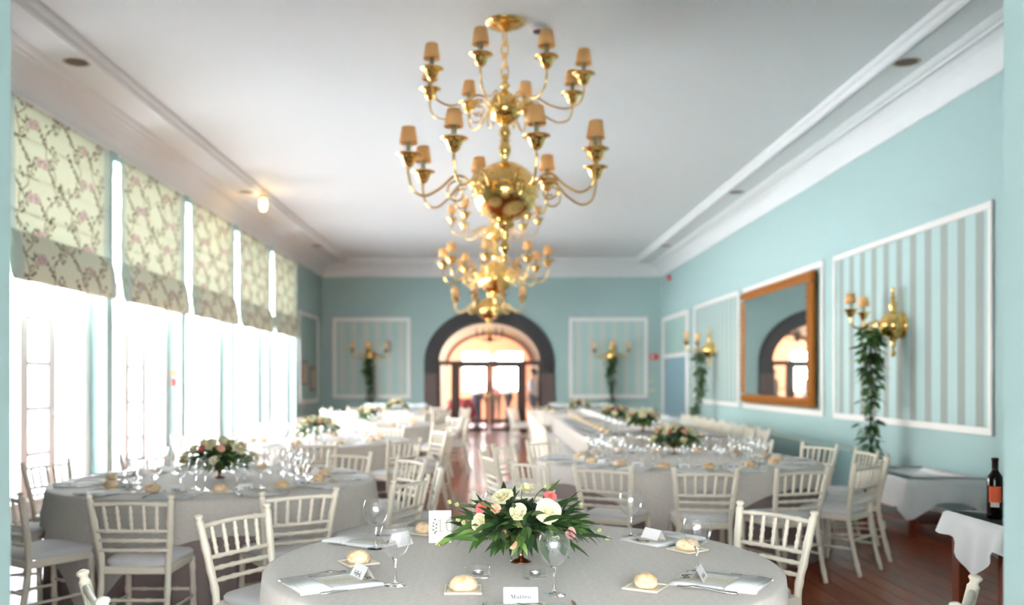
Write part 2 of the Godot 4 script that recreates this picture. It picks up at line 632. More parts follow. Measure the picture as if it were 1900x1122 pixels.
func windows():
	for i in WIN_FAR.size():
		var d1: float = WIN_FAR[i]
		var d0: float = d1 - WIN_W
		var w = snode("window_%d" % (i + 1))
		var x0 = -WX - 0.27
		var x1 = -WX - 0.20
		var fr = func(called, y0, y1, a, b, parent):
			var st = st0(true)
			pbox(st, x0, x1, y0, y1, a, b, 0.006)
			return mk(st, called, M.frame_white, parent)
		# outer frame
		fr.call("window_frame", 0.0, WIN_TOP, d0, d0 + 0.06, w)
		fr.call("window_frame", 0.0, WIN_TOP, d1 - 0.06, d1, w)
		fr.call("window_frame", WIN_TOP - 0.07, WIN_TOP, d0 + 0.06, d1 - 0.06, w)
		fr.call("window_frame", 0.0, 0.08, d0 + 0.06, d1 - 0.06, w)
		fr.call("window_transom", 2.62, 2.72, d0 + 0.06, d1 - 0.06, w)
		# three leaves: plain, barred, plain door with a lever
		var cuts = [d0 + 0.06, d0 + 0.92, d0 + 1.52, d1 - 0.06]
		for k in 3:
			var a: float = cuts[k]
			var b: float = cuts[k + 1]
			var leaf = Node3D.new()
			leaf.name = "leaf"
			w.add_child(leaf, true)
			fr.call("stile", 0.08, 2.62, a, a + 0.085, leaf)
			fr.call("stile", 0.08, 2.62, b - 0.085, b, leaf)
			fr.call("rail", 0.08, 0.20, a + 0.05, b - 0.05, leaf)
			fr.call("rail", 2.55, 2.62, a + 0.05, b - 0.05, leaf)
			if k == 1:
				for q in 4: fr.call("glazing_bar", 0.65 + q * 0.48, 0.70 + q * 0.48, a + 0.05, b - 0.05, leaf)
			if k == 2:
				var hs = st0()
				var hz: float = a + 0.025
				tube(hs, [V(x1, 1.05, hz), V(x1 + 0.05, 1.05, hz), V(x1 + 0.06, 1.05, hz + 0.02), V(x1 + 0.06, 1.05, hz + 0.13)], 0.009)
				mk(hs, "handle", M.silver, leaf)
			var ps = st0(true)
			pbox(ps, x0 + 0.03, x0 + 0.036, 0.20, 2.55, a + 0.05, b - 0.05)
			mk(ps, "pane", M.glass, leaf)
		var ts = st0(true)
		pbox(ts, x0 + 0.03, x0 + 0.036, 2.72, WIN_TOP - 0.07, d0 + 0.06, d1 - 0.06)
		mk(ts, "pane", M.glass, w)

func blinds():
	var first
	var order = ["first", "second", "third", "fourth", "fifth"]
	for i in WIN_FAR.size():
		var at = V(-WX + 0.02, 0, WIN_FAR[i] - WIN_W + 0.14)
		var lab: String = "floral linen roman blind on the %s window counted from the framed notices" % order[WIN_FAR.size() - 1 - i]
		if first:
			dup(first, at, 0.0, lab, "floral roman blinds")
			continue
		var b = thing("roman_blind", lab, "blind", at, 0.0, "floral roman blinds")
		first = b
		var W = WIN_W - 0.12
		# fabric, hung from the top with shallow swags between the rods
		var rows = 30
		var y0 = 2.75
		var y1 = 4.24
		var st = st0()
		for r in rows:
			for c in 12:
				var p = []
				var u = []
				for k in [[0, 0], [1, 0], [1, 1], [0, 1]]:
					var fz = float(c + k[0]) / 12
					var fy = float(r + k[1]) / rows
					var y: float = lerpf(y0, y1, fy)
					var seg: float = fposmod(fy * 4.0, 1.0)
					p.append(Vector3(0.012 * sin(seg * PI) + 0.004 * sin(fz * 17 + fy * 3), y, -fz * W))
					u.append(Vector2(fz, 1.0 - fy * 0.93))
				quv(st, p[0], p[1], p[2], p[3], u[0], u[1], u[2], u[3])
		mk(st, "fabric", M.fabric, b)
		# folded lower edge, doubled over and standing off the fabric
		st = st0()
		var sec = [Vector2(0.004, 2.93), Vector2(0.05, 2.90), Vector2(0.085, 2.75), Vector2(0.105, 2.58), Vector2(0.10, 2.45), Vector2(0.085, 2.425), Vector2(0.06, 2.44), Vector2(0.03, 2.60), Vector2(0.005, 2.76)]
		for s in sec.size() - 1:
			for c in 12:
				var p = []
				var u = []
				for k in [[0, 0], [1, 0], [1, 1], [0, 1]]:
					var q: Vector2 = sec[s + k[1]]
					var fz = float(c + k[0]) / 12
					p.append(Vector3(q.x, q.y + 0.003 * sin(fz * 6.0), -fz * W))
					u.append(Vector2(fz, clampf((3.0 - q.y) * 0.6, 0.02, 0.98)))
				quv(st, p[0], p[1], p[2], p[3], u[0], u[1], u[2], u[3])
		mk(st, "fold", M.fabric, b)
		for k in 3:
			st = st0()
			var y = lerpf(y0, y1, (k + 1) / 4.0)
			tube(st, [Vector3(-0.006, y, -0.02), Vector3(-0.006, y, -W + 0.02)], 0.007, 6)
			mk(st, "rod", M.candle, b)
		st = st0(true)
		box(st, Vector3(-0.012, 4.245, -W / 2), Vector3(0.06, 0.04, W), 0.004)
		mk(st, "headrail", M.frame_white, b)
		st = st0()
		tube(st, spline([Vector3(0.05, 2.5, -W + 0.03), Vector3(0.07, 1.6, -W - 0.02), Vector3(0.07, 1.05, -W - 0.06), Vector3(0.07, 0.98, -W - 0.09), Vector3(0.07, 1.05, -W - 0.12), Vector3(0.05, 2.5, -W - 0.1)], 4), 0.003, 5)
		mk(st, "cord", M.frame_white, b)

# rectangular moulding with a papered field; on a wall plane given by origin, u (along) and n (out of the wall)
func panel(num, o: Vector3, u: Vector3, n: Vector3, w, y0, y1, fw, m):
	var t = snode("trim_%d" % num)
	var up = Vector3.UP
	var base = Basis(u, up, n)
	var bars = [[w / 2, y1 - fw / 2, w, fw], [w / 2, y0 + fw / 2, w, fw], [fw / 2, (y0 + y1) / 2, fw, y1 - y0 - 2 * fw], [w - fw / 2, (y0 + y1) / 2, fw, y1 - y0 - 2 * fw]]
	for b in bars:
		var st = st0(true)
		box(st, o + u * b[0] + up * b[1] + n * 0.015, Vector3(b[2], b[3], 0.03), 0.009, base)
		mk(st, "moulding", M.trim, t)
	if m:
		var st = st0(true)
		var a = o + u * fw + up * (y0 + fw) + n * 0.004
		var ww: float = w - 2 * fw
		var hh: float = y1 - y0 - 2 * fw
		var p = [a, a + u * ww, a + u * ww + up * hh, a + up * hh]
		var uv = [Vector2(0, 1), Vector2(1, 1), Vector2(1, 0), Vector2(0, 0)]
		if (p[1] - p[0]).cross(p[3] - p[0]).dot(n) > 0: quv(st, p[0], p[1], p[2], p[3], uv[0], uv[1], uv[2], uv[3])
		else: quv(st, p[3], p[2], p[1], p[0], uv[3], uv[2], uv[1], uv[0])
		mk(st, "wallpaper", m, t)
	return t

func wall_dressing():
	var right = Vector3(0, 0, -1)
	var back = Vector3(1, 0, 0)
	panel(5, V(WX, 0, 8.42), right, Vector3(-1, 0, 0), 3.92, 0.94, 3.13, 0.075, M.stripes)
	panel(6, V(WX, 0, 12.72), right, Vector3(-1, 0, 0), 4.05, 0.94, 3.13, 0.085, M.pale_panel)
	panel(7, V(WX, 0, 17.1), right, Vector3(-1, 0, 0), 3.75, 0.94, 3.13, 0.085, M.stripes)
	panel(8, V(-4.36, 0, ZB), back, Vector3(0, 0, 1), 2.14, 0.94, 3.16, 0.10, M.stripes6)
	panel(9, V(2.13, 0, ZB), back, Vector3(0, 0, 1), 2.16, 0.94, 3.16, 0.10, M.stripes6)
	panel(10, V(-WX, 0, 21.95), right, Vector3(1, 0, 0), 2.45, 0.86, 3.14, 0.10, M.pale_panel)
	# service door with a papered overpanel in the side wall
	var dr = snode("door_1")
	for s in [[21.4, 21.62, 0, 3.12], [24.38, 24.6, 0, 3.12], [21.62, 24.38, 3.0, 3.12], [21.62, 24.38, 2.02, 2.12]]:
		var st = st0(true)
		pbox(st, WX - 0.05, WX, s[2], s[3], s[0], s[1], 0.01)
		mk(st, "casing", M.trim, dr)
	var st = st0(true)
	pbox(st, WX - 0.02, WX, 2.12, 3.0, 21.62, 24.38)
	mk(st, "overpanel", M.pale_panel, dr)
	st = st0(true)
	pbox(st, WX - 0.03, WX, 0, 2.02, 21.62, 24.38)
	var leaf = mk(st, "door_leaf", mat(Color(0.47, 0.60, 0.65), 0.5), dr)
	st = st0()
	tube(st, [V(WX - 0.03, 1.02, 22.0), V(WX - 0.09, 1.02, 22.0), V(WX - 0.09, 1.02, 22.14)], 0.01)
	mk(st, "handle", M.silver, leaf)
	# low teal radiator casing along the wall
	var rc = thing("radiator_casing", "long low teal radiator casing along the wall under the gilt mirror", "casing")
	st = st0(true)
	pbox(st, 4.36, WX, 0.0, 0.58, 11.0, 19.6, 0.01)
	mk(st, "body", mat(Color(0.53, 0.67, 0.68), 0.6), rc)
	st = st0(true)
	pbox(st, 4.32, WX, 0.58, 0.61, 10.96, 19.64, 0.01)
	mk(st, "top_board", mat(Color(0.60, 0.70, 0.67), 0.45), rc)
	# mirror in a gilt frame
	var mi = thing("wall_mirror", "large mirror in a carved gilt frame on the teal side wall", "mirror")
	var d0 = 12.92
	var d1 = 16.52
	var y0 = 1.05
	var y1 = 3.02
	var fw = 0.16
	for s in [[d0, d1, y1 - fw, y1], [d0, d1, y0, y0 + fw], [d0, d0 + fw, y0 + fw, y1 - fw], [d1 - fw, d1, y0 + fw, y1 - fw]]:
		st = st0(true)
		pbox(st, WX - 0.135, WX - 0.03, s[2], s[3], s[0], s[1], 0.03)
		var bar = mk(st, "frame", M.gilt, mi)
		st = st0()                             # row of carved beads on each side of the frame
		var along_d: bool = s[1] - s[0] > s[3] - s[2]
		var n = 40 if along_d else 18
		for k in n:
			var f = (k + 0.5) / n
			var c = V(WX - 0.135, lerpf(s[2], s[3], 0.5 if along_d else f), lerpf(s[0], s[1], f if along_d else 0.5))
			lathe(st, [Vector2(0, -0.03), Vector2(0.022, -0.02), Vector2(0.03, 0), Vector2(0.022, 0.02), Vector2(0, 0.03)], 6, Transform3D(Basis.IDENTITY, c))
		mk(st, "carving", M.gilt, bar).set_meta("kind", "stuff")
	st = st0(true)
	pbox(st, WX - 0.115, WX - 0.04, y0 + fw - 0.02, y1 - fw + 0.02, d0 + fw - 0.02, d1 - fw + 0.02)
	mk(st, "mirror_glass", M.mirror, mi)
	# signs and small fittings
	var sg = thing("fire_sign", "red fire point sign on the far teal wall beside the striped panel", "sign", V(4.46, 2.08, ZB - 0.011))
	st = st0(true)
	box(st, Vector3.ZERO, Vector3(0.22, 0.16, 0.02), 0.003)
	mk(st, "plate", M.red, sg)
	st = st0(true)
	box(st, Vector3(-0.04, 0, 0.011), Vector3(0.05, 0.09, 0.003))
	mk(st, "pictogram", M.card, sg)
	for k in 2:
		st = st0(true)
		box(st, V(4.38 + 0.02 * k, 1.41 - 0.25 * k, ZB - 0.01), Vector3(0.12 + 0.1 * k, 0.07, 0.02), 0.004)
		tag(mk(st, "switch_plate", mat(Color(0.75, 0.77, 0.68), 0.5)), ["small cream switch plate under the red fire sign", "wide cream socket strip below the small switch plate"][k], "switch")
	st = st0()
	lathe(st, [Vector2(0, 0), Vector2(0.07, 0), Vector2(0.07, 0.04), Vector2(0.045, 0.07), Vector2(0, 0.075)], 16, Transform3D(Basis(Vector3(0, 1, 0), Vector3(-1, 0, 0), Vector3(0, 0, 1)), V(WX, 4.1, 23.7)))
	tag(mk(st, "alarm_bell", M.red), "small red round alarm sounder high on the side wall", "alarm")
	for k in 2:                                # two little plates on the window pier
		st = st0(true)
		box(st, V(-WX - 0.12 + 0.01 * k, [1.56, 1.42][k], 13.66 - 0.004), Vector3([0.06, 0.07][k], [0.10, 0.12][k], 0.008), 0.002)
		tag(mk(st, "safety_plate", [M.sign_orange, M.red][k]), ["small orange safety plate on the window pier", "small red safety plate on the window pier below the orange one"][k], "sign")
	for k in 2:
		var po = thing("notice", ["tall framed notice in the white moulding by the last window", "smaller framed notice hanging lower beside the tall notice"][k], "notice", V(-WX + 0.015, [1.62, 1.48][k], [22.55, 23.6][k]))
		st = st0(true)
		box(st, Vector3.ZERO, Vector3(0.03, [0.60, 0.62][k], [0.72, 0.6][k]), 0.004)
		mk(st, "frame", M.brown_panel, po)
		st = st0(true)
		box(st, Vector3(0.0155, 0, 0), Vector3(0.002, 0.52, 0.55))
		mk(st, "paper", M.poster, po)

# ------------------------------------------------------------------ arched doorway and the lobby behind it
func arch_pts(rx, ry, y0, n): 
	var out = []
	for k in n + 1:
		var a = PI * k / n
		out.append(Vector2(-rx * cos(a), y0 + ry * sin(a)))
	return out

func arch_ring(st, rx0, ry0, rx1, ry1, y0, d0, d1, cx, n := 28):     # solid ring between two half ellipses
	var a = arch_pts(rx0, ry0, y0, n)
	var b = arch_pts(rx1, ry1, y0, n)
	for k in n:
		var c = V(cx + (a[k].x + b[k + 1].x) / 2, (a[k].y + b[k + 1].y) / 2, (d0 + d1) / 2)
		var p = func(q, d): return V(cx + q.x, q.y, d)
		cpoly(st, [p.call(a[k], d0), p.call(a[k + 1], d0), p.call(b[k + 1], d0), p.call(b[k], d0)], c)
		cpoly(st, [p.call(a[k], d1), p.call(a[k + 1], d1), p.call(b[k + 1], d1), p.call(b[k], d1)], c)
		cpoly(st, [p.call(a[k], d0), p.call(a[k + 1], d0), p.call(a[k + 1], d1), p.call(a[k], d1)], c)
		cpoly(st, [p.call(b[k], d0), p.call(b[k + 1], d0), p.call(b[k + 1], d1), p.call(b[k], d1)], c)

func arch_wall(called, rx, ry, y0, x0, x1, h, d0, d1, cx, m):        # wall with an arched opening
	var w = snode(called)
	for s in [[x0, cx - rx], [cx + rx, x1]]:
		var st = st0(true)
		pbox(st, s[0], s[1], 0, h, d0, d1)
		mk(st, "wall_panel", m, w)
	var st = st0(true)
	var a = arch_pts(rx, ry, y0, 28)
	for k in 28:
		var c = V(cx + (a[k].x + a[k + 1].x) / 2, (a[k].y + h) / 2, (d0 + d1) / 2)
		var p = []
		for d in [d0, d1]:
			p.append([V(cx + a[k].x, a[k].y, d), V(cx + a[k + 1].x, a[k + 1].y, d), V(cx + a[k + 1].x, h, d), V(cx + a[k].x, h, d)])
		cpoly(st, p[0], c)
		cpoly(st, p[1], c)
		cpoly(st, [p[0][0], p[0][1], p[1][1], p[1][0]], c)
		cpoly(st, [p[0][3], p[0][2], p[1][2], p[1][3]], c)
	mk(st, "arch_head", m, w)
	return w

const ACX := -0.06
func doorway():
	var sp = 1.93
	arch_wall("wall_back", 1.46, 1.16, sp, -WX - 0.3, WX + 0.3, CEIL, ZB, ZB + 0.3, ACX, M.teal)
	var tr = snode("trim_11")
	var st = st0(true)
	arch_ring(st, 1.44, 1.14, 1.79, 1.50, sp, ZB - 0.045, ZB + 0.05, ACX)
	mk(st, "archivolt", M.charcoal, tr)
	for s in [-1, 1]:
		st = st0(true)
		pbox(st, ACX + s * 1.44, ACX + s * 1.79, 1.62, sp, ZB - 0.045, ZB + 0.05, 0.004)
		mk(st, "impost", M.charcoal, tr)
		st = st0(true)
		pbox(st, ACX + s * 1.44, ACX + s * 1.79, 0, 1.62, ZB - 0.045, ZB + 0.05, 0.004)
		mk(st, "jamb_panel", M.brown_panel, tr)
	# glazed screen with a double door
	var dr = snode("door_2")
	var bar = func(called, x0, x1, y0, y1, parent):
		var s = st0(true)
		pbox(s, ACX + x0, ACX + x1, y0, y1, ZB + 0.10, ZB + 0.18, 0.008)
		return mk(s, called, M.door_wood, parent)
	bar.call("transom", -1.46, 1.46, 1.85, 1.98, dr)
	bar.call("mullion", -1.46, -1.34, 0, 1.87, dr)
	bar.call("mullion", 1.34, 1.46, 0, 1.87, dr)
	bar.call("mullion", -1.05, -0.90, 0, 1.87, dr)
	bar.call("mullion", 0.86, 1.01, 0, 1.87, dr)
	st = st0(true)
	arch_ring(st, 1.38, 1.08, 1.46, 1.16, sp, ZB + 0.10, ZB + 0.18, ACX)
	mk(st, "arch_frame", M.door_wood, dr)
	st = st0(true)
	arch_ring(st, 0.001, 0.001, 1.40, 1.10, sp + 0.02, ZB + 0.138, ZB + 0.142, ACX)
	mk(st, "pane", M.glass, dr)
	for s in [[-0.90, -0.01], [0.01, 0.86]]:
		var leaf = Node3D.new()
		leaf.name = "door_leaf"
		dr.add_child(leaf, true)
		var inner: float = s[1] if s[0] < 0 else s[0]
		bar.call("stile", s[0], s[0] + 0.09, 0.02, 1.87, leaf)
		bar.call("stile", s[1] - 0.09, s[1], 0.02, 1.87, leaf)
		bar.call("rail", s[0] + 0.09, s[1] - 0.09, 1.79, 1.87, leaf)
		bar.call("rail", s[0] + 0.09, s[1] - 0.09, 0.02, 0.13, leaf)
		bar.call("rail", s[0] + 0.09, s[1] - 0.09, 0.26, 0.37, leaf)
		st = st0(true)
		pbox(st, ACX + s[0] + 0.09, ACX + s[1] - 0.09, 0.13, 1.79, ZB + 0.138, ZB + 0.142)
		mk(st, "pane", M.glass, leaf)
		st = st0()
		var hx: float = ACX + inner + (-0.04 if s[0] < 0 else 0.04)
		tube(st, [V(hx, 0.9, ZB + 0.10), V(hx, 0.9, ZB + 0.05), V(hx, 1.15, ZB + 0.05), V(hx, 1.15, ZB + 0.10)], 0.012)
		mk(st, "handle", M.brass, leaf)
	for s in [[-1.34, -1.02], [0.98, 1.34]]:
		st = st0(true)
		pbox(st, ACX + s[0], ACX + s[1], 0.1, 1.87, ZB + 0.138, ZB + 0.142)
		mk(st, "sidelight_pane", M.glass, dr)
		bar.call("rail", s[0], s[1], 0, 0.1, dr)
	# lobby
	slab("ceiling_lobby", -WX - 0.3, WX + 0.3, 3.6, 3.8, ZB + 0.3, 33.5, M.cream_wall)
	var ll = snode("wall_lobby_left")  # side wall with two unseen window openings, added to brighten the lobby
	for s in [[0, 3.6, ZB + 0.3, 25.8], [3.1, 3.6, 25.8, 28.2], [0, 3.6, 28.2, 29.4], [3.1, 3.6, 29.4, 32.6], [0, 3.6, 32.6, 33.5], [0, 0.5, 25.8, 28.2], [0, 0.5, 29.4, 32.6]]:
		st = st0(true)
		pbox(st, -WX - 0.3, -WX, s[0], s[1], s[2], s[3])
		mk(st, "wall_panel", M.peach, ll)
	slab("wall_lobby_right", WX, WX + 0.3, 0, 3.6, ZB + 0.3, 33.5, M.peach)
	arch_wall("wall_lobby_arch", 1.30, 0.95, 1.9, -WX, WX, 3.6, 28.6, 28.85, ACX, M.cream_wall)
	var t2 = snode("trim_12")
	st = st0(true)
	arch_ring(st, 1.28, 0.93, 1.40, 1.05, 1.9, 28.54, 28.6, ACX)
	mk(st, "archivolt", mat(Color(0.50, 0.30, 0.22), 0.6), t2)
	var wb = snode("wall_lobby_back")
	var edges = [-WX, -3.0, -1.9, -1.05, -0.12, 0.22, 1.12, 2.0, 3.0, WX]
	for i in range(0, 9):
		var solid = i % 2 == 0
		if solid:
			st = st0(true)
			pbox(st, edges[i], edges[i + 1], 0, 3.6, 33.2, 33.5)
			mk(st, "pier", M.peach, wb)
		else:
			st = st0(true)
			pbox(st, edges[i], edges[i + 1], 2.45, 3.6, 33.2, 33.5)
			mk(st, "lintel", M.peach, wb)
			st = st0(true)
			pbox(st, edges[i], edges[i + 1], 0, 1.05, 33.2, 33.5)
			mk(st, "apron", M.peach, wb)
			st = st0(true)
			pbox(st, edges[i], edges[i + 1], 2.0, 2.08, 33.3, 33.36)
			mk(st, "glazing_bar", M.frame_white, wb)
	# dark iron lantern of the lobby
	var la = thing("iron_lantern", "dark wrought-iron hanging lamp in the lobby behind the arched doors", "lamp", V(ACX, 0, 27.2))
	st = st0()
	tube(st, [Vector3(0, 3.6, 0), Vector3(0, 3.0, 0)], 0.012)
	mk(st, "rod", M.dark_metal, la)
	st = st0()
	lathe(st, [Vector2(0, 2.55), Vector2(0.05, 2.58), Vector2(0.09, 2.66), Vector2(0.05, 2.74), Vector2(0.03, 2.9), Vector2(0, 3.02)], 12)
	mk(st, "body", M.dark_metal, la)
	for k in 6:
		var a = TAU * k / 6
		var dv = Vector3(cos(a), 0, sin(a))
		st = st0()
		tube(st, spline([dv * 0.06 + Vector3(0, 2.7, 0), dv * 0.2 + Vector3(0, 2.62, 0), dv * 0.36 + Vector3(0, 2.70, 0), dv * 0.38 + Vector3(0, 2.84, 0)], 4), 0.012, 6)
		lathe(st, [Vector2(0, 2.82), Vector2(0.05, 2.84), Vector2(0.045, 2.86), Vector2(0.02, 2.86), Vector2(0.02, 2.98), Vector2(0, 2.99)], 8, Transform3D(Basis.IDENTITY, dv * 0.38))
		mk(st, "arm", M.dark_metal, la)

# ------------------------------------------------------------------ chairs
func chair_post(p0, p1, p2, rings, r0, r1, finial):
	var pts = spline([p0, p0.lerp(p1, 0.45) + Vector3(0, 0, -0.012), p1, p1.lerp(p2, 0.5) + Vector3(0, 0, -0.006), p2], 6)
	var path = []
	var rad = []
	for i in pts.size():
		path.append(pts[i])
		var f = float(i) / (pts.size() - 1)
		rad.append(lerpf(r0, r1, f) + (0.0028 if i in rings else 0.0))
	if finial:
		var up: Vector3 = (pts[-1] - pts[-2]).normalized()
		for k in [[0.004, 0.020], [0.012, 0.0145], [0.020, 0.0145], [0.028, 0.0215], [0.036, 0.0205], [0.042, 0.010]]:
			path.append(pts[-1] + up * k[0])
			rad.append(k[1])
	var st = st0()
	tube(st, path, rad, 9)
	return st

func bamboo(a, b, r, knots, sag := Vector3.ZERO):
	var path = []
	var rad = []
	for k in 17:
		var f = k / 16.0
		path.append(a.lerp(b, f) + sag * sin(f * PI))
		rad.append(r + (0.0034 if k in knots else 0.0))
	var st = st0()
	tube(st, path, rad, 7)
	return st

func make_chair(label, group):
	var t = thing("chiavari_chair", label, "chair", Vector3.ZERO, 0.0, group)
	for s in [-1.0, 1.0]:
		mk(chair_post(Vector3(0.185 * s, 0, 0.285), Vector3(0.182 * s, 0.44, 0.195), Vector3(0.218 * s, 0.805, 0.262), [3, 9, 14, 17, 20], 0.0165, 0.0195, true), "leg", M.cream, t)
		mk(bamboo(Vector3(0.192 * s, 0, -0.195), Vector3(0.188 * s, 0.425, -0.185), 0.0180, [5, 9, 14]), "leg", M.cream, t)
	var at = func(y): return [lerpf(0.182, 0.218, (y - 0.44) / 0.365), lerpf(0.195, 0.262, (y - 0.44) / 0.365)]
	var tr: Array = at.call(0.79)
	mk(bamboo(Vector3(-tr[0], 0.79, tr[1]), Vector3(tr[0], 0.79, tr[1]), 0.0115, [3, 13], Vector3(0, 0.008, 0.01)), "top_rail", M.cream, t)
	for y in [0.645, 0.592, 0.538]:
		var q: Array = at.call(y)
		mk(bamboo(Vector3(-q[0], y, q[1]), Vector3(q[0], y, q[1]), 0.0105, [3, 6, 10, 13], Vector3(0, 0, 0.01)), "back_rail", M.cream, t)
	var lo: Array = at.call(0.645)
	for k in 5:
		var f: float = (k - 2) / 3.0
		mk(bamboo(Vector3(f * lo[0] * 1.0, 0.648, lo[1] + 0.009), Vector3(f * tr[0] * 1.0, 0.788, tr[1] + 0.009), 0.0098, [4, 8, 12]), "spindle", M.cream, t)
	var st = st0(true)
	box(st, Vector3(0, 0.423, -0.185), Vector3(0.36, 0.042, 0.026), 0.006)
	box(st, Vector3(0, 0.423, 0.195), Vector3(0.34, 0.042, 0.026), 0.006)
	for s in [-1.0, 1.0]:
		box(st, Vector3(0.184 * s, 0.423, 0.005), Vector3(0.026, 0.042, 0.40), 0.006)
	mk(st, "seat_frame", M.cream, t)
	# cushion: rounded trapezoid pad
	st = st0()
	var outline = []
	for k in 32:
		var a = TAU * k / 32
		var c = cos(a)
		var sn = sin(a)
		var e = 0.34
		var x = signf(c) * pow(absf(c), e)
		var z = signf(sn) * pow(absf(sn), e)
		outline.append(Vector2(x * lerpf(0.215, 0.178, (z + 1) / 2), z * 0.205 - 0.01))
	var layers = [[0.97, 0.444], [1.0, 0.455], [1.0, 0.470], [0.95, 0.482], [0.75, 0.492], [0.4, 0.497], [0.0, 0.498]]
	for i in layers.size() - 1:
		for k in 32:
			var p = []
			for j in [[k, i], [(k + 1) % 32, i], [(k + 1) % 32, i + 1], [k, i + 1]]:
				p.append(Vector3(outline[j[0]].x * layers[j[1]][0], layers[j[1]][1], outline[j[0]].y * layers[j[1]][0]))
			tri(st, p[0], p[2], p[1])
			if layers[i + 1][0] > 0: tri(st, p[0], p[3], p[2])
	mk(st, "seat_cushion", M.cushion, t)
	for q in [[Vector3(-0.19, 0.235, -0.19), Vector3(0.19, 0.235, -0.19)], [Vector3(-0.18, 0.27, 0.24), Vector3(0.18, 0.27, 0.24)], [Vector3(-0.19, 0.20, -0.192), Vector3(-0.182, 0.20, 0.25)], [Vector3(0.19, 0.20, -0.192), Vector3(0.182, 0.20, 0.25)]]:
		mk(bamboo(q[0], q[1], 0.0095, [4, 8, 12]), "stretcher", M.cream, t)
	return t

# ------------------------------------------------------------------ tables
func round_cloth(r, hem: Callable, folds, amp, sd, y_top):
	var st = st0()
	var n = 144
	var prof = [0.0, 0.35, 0.7, 0.93]
	var nz = FastNoiseLite.new()
	nz.seed = sd
	nz.frequency = 0.6
	var P = func(k, lv):
		var a = TAU * (k % n) / n
		if lv < 4: return Vector3(cos(a) * r * prof[lv], y_top + 0.0012 * nz.get_noise_2d(cos(a) * prof[lv] * 9, sin(a) * prof[lv] * 9), sin(a) * r * prof[lv])
		if lv == 4: return Vector3(cos(a) * (r - 0.012), y_top, sin(a) * (r - 0.012))
		if lv == 5: return Vector3(cos(a) * (r + 0.001), y_top - 0.006, sin(a) * (r + 0.001))
		var f = (lv - 5) / 9.0
		var drop: float = hem.call(a)
		var fold = sin(a * folds + 2.2 * nz.get_noise_2d(cos(a) * 2, sin(a) * 2) * TAU) * amp * pow(f, 1.2) * clampf(drop / 0.5, 0.35, 1.0)
		var rr: float = r + 0.005 + 0.02 * f + fold
		return Vector3(cos(a) * rr, y_top - 0.006 - drop * f, sin(a) * rr)
	for lv in 14:
		for k in n:
			var a = P.call(k, lv)
			var b = P.call(k + 1, lv)
			var c = P.call(k + 1, lv + 1)
			var d = P.call(k, lv + 1)
			if lv > 0: tri(st, a, b, c)
			tri(st, a, c, d)
	return st

func square_hem(half, r, turn):
	return func(a):
		var b: float = a + turn
		return minf(half / maxf(absf(cos(b)), absf(sin(b))) - r, 0.70)

func make_round_table(t):
	var o = thing("round_table", t.label, "table", V(t.x, 0, t.d))
	var st = st0()
	lathe(st, [Vector2(0, 0.70), Vector2(t.r - 0.04, 0.70), Vector2(t.r - 0.02, 0.71), Vector2(t.r - 0.02, 0.735), Vector2(0, 0.738)], 40)
	mk(st, "tabletop", M.table_wood, o)
	for k in 4:
		var a = TAU * (k + 0.5) / 4
		st = st0()
		tube(st, [Vector3(cos(a), 0, sin(a)) * (t.r - 0.4), Vector3(cos(a) * (t.r - 0.4), 0.70, sin(a) * (t.r - 0.4))], 0.025)
		mk(st, "leg", M.table_wood, o)
	var u = mk(round_cloth(t.r + 0.004, func(_a): return 0.735, 22, 0.022, 3, 0.744), "tablecloth", M.under)
	u.position = V(t.x, 0, t.d)
	tag(u, "taupe floor-length under-cloth on the " + t.name, "tablecloth", "")
	var c = mk(round_cloth(t.r + 0.02, square_hem(t.half, t.r, t.turn), 16, 0.028, 5, TOP), "tablecloth", M.cloth)
	c.position = V(t.x, 0, t.d)
	tag(c, "greige square overlay cloth draped over the " + t.name, "tablecloth", "")

func stadium(hw, hl, rc, n):         # rounded rectangle outline, plan x and z
	var out = []
	for q in [[1, 1, 0], [-1, 1, 90], [-1, -1, 180], [1, -1, 270]]:
		for k in n + 1:
			var a = deg_to_rad(q[2] + 90.0 * k / n)
			out.append(Vector2(q[0] * (hw - rc) + rc * cos(a), q[1] * (hl - rc) + rc * sin(a)))
	return out

func make_long_table(t):
	var o = thing("long_table", t.label, "table", V(t.x, 0, t.d))
	var st = st0(true)
	box(st, Vector3(0, 0.72, 0), Vector3(2 * t.hw - 0.04, 0.035, 2 * t.hl - 0.04), 0.005)
	mk(st, "tabletop", M.table_wood, o)
	for sx in [-1, 1]:
		for sz in [-1, 0, 1]:
			st = st0(true)
			box(st, Vector3(sx * (t.hw - 0.25), 0.35, sz * (t.hl - 0.3)), Vector3(0.06, 0.70, 0.06), 0.004)
			mk(st, "leg", M.table_wood, o)
	st = st0()
	var pts = []
	var base = stadium(t.hw, t.hl, 0.08, 4)
	for i in base.size():
		var a: Vector2 = base[i]
		var b: Vector2 = base[(i + 1) % base.size()]
		var m = maxi(1, int(a.distance_to(b) / 0.1))
		for k in m: pts.append(a.lerp(b, float(k) / m))
	var n: int = pts.size()
	var P = func(i, lv):
		var p: Vector2 = pts[i % n]
		if lv == 0: return Vector3(p.x * 0.98, TOP, p.y * 0.99)
		var f = (lv - 1) / 6.0
		var out: Vector2 = p + p.normalized() * (0.012 + 0.03 * f * sin(i * 1.1))
		return Vector3(out.x, TOP - 0.008 - 0.62 * f, out.y)
	for i in n:
		tri(st, Vector3(0, TOP, 0), P.call(i, 0), P.call(i + 1, 0))
		for lv in 7:
			quad(st, P.call(i, lv), P.call(i + 1, lv), P.call(i + 1, lv + 1), P.call(i, lv + 1))
	var c = mk(st, "tablecloth", M.cloth)
	c.position = V(t.x, 0, t.d)
	tag(c, "greige cloth hanging from the " + t.name, "tablecloth", "")

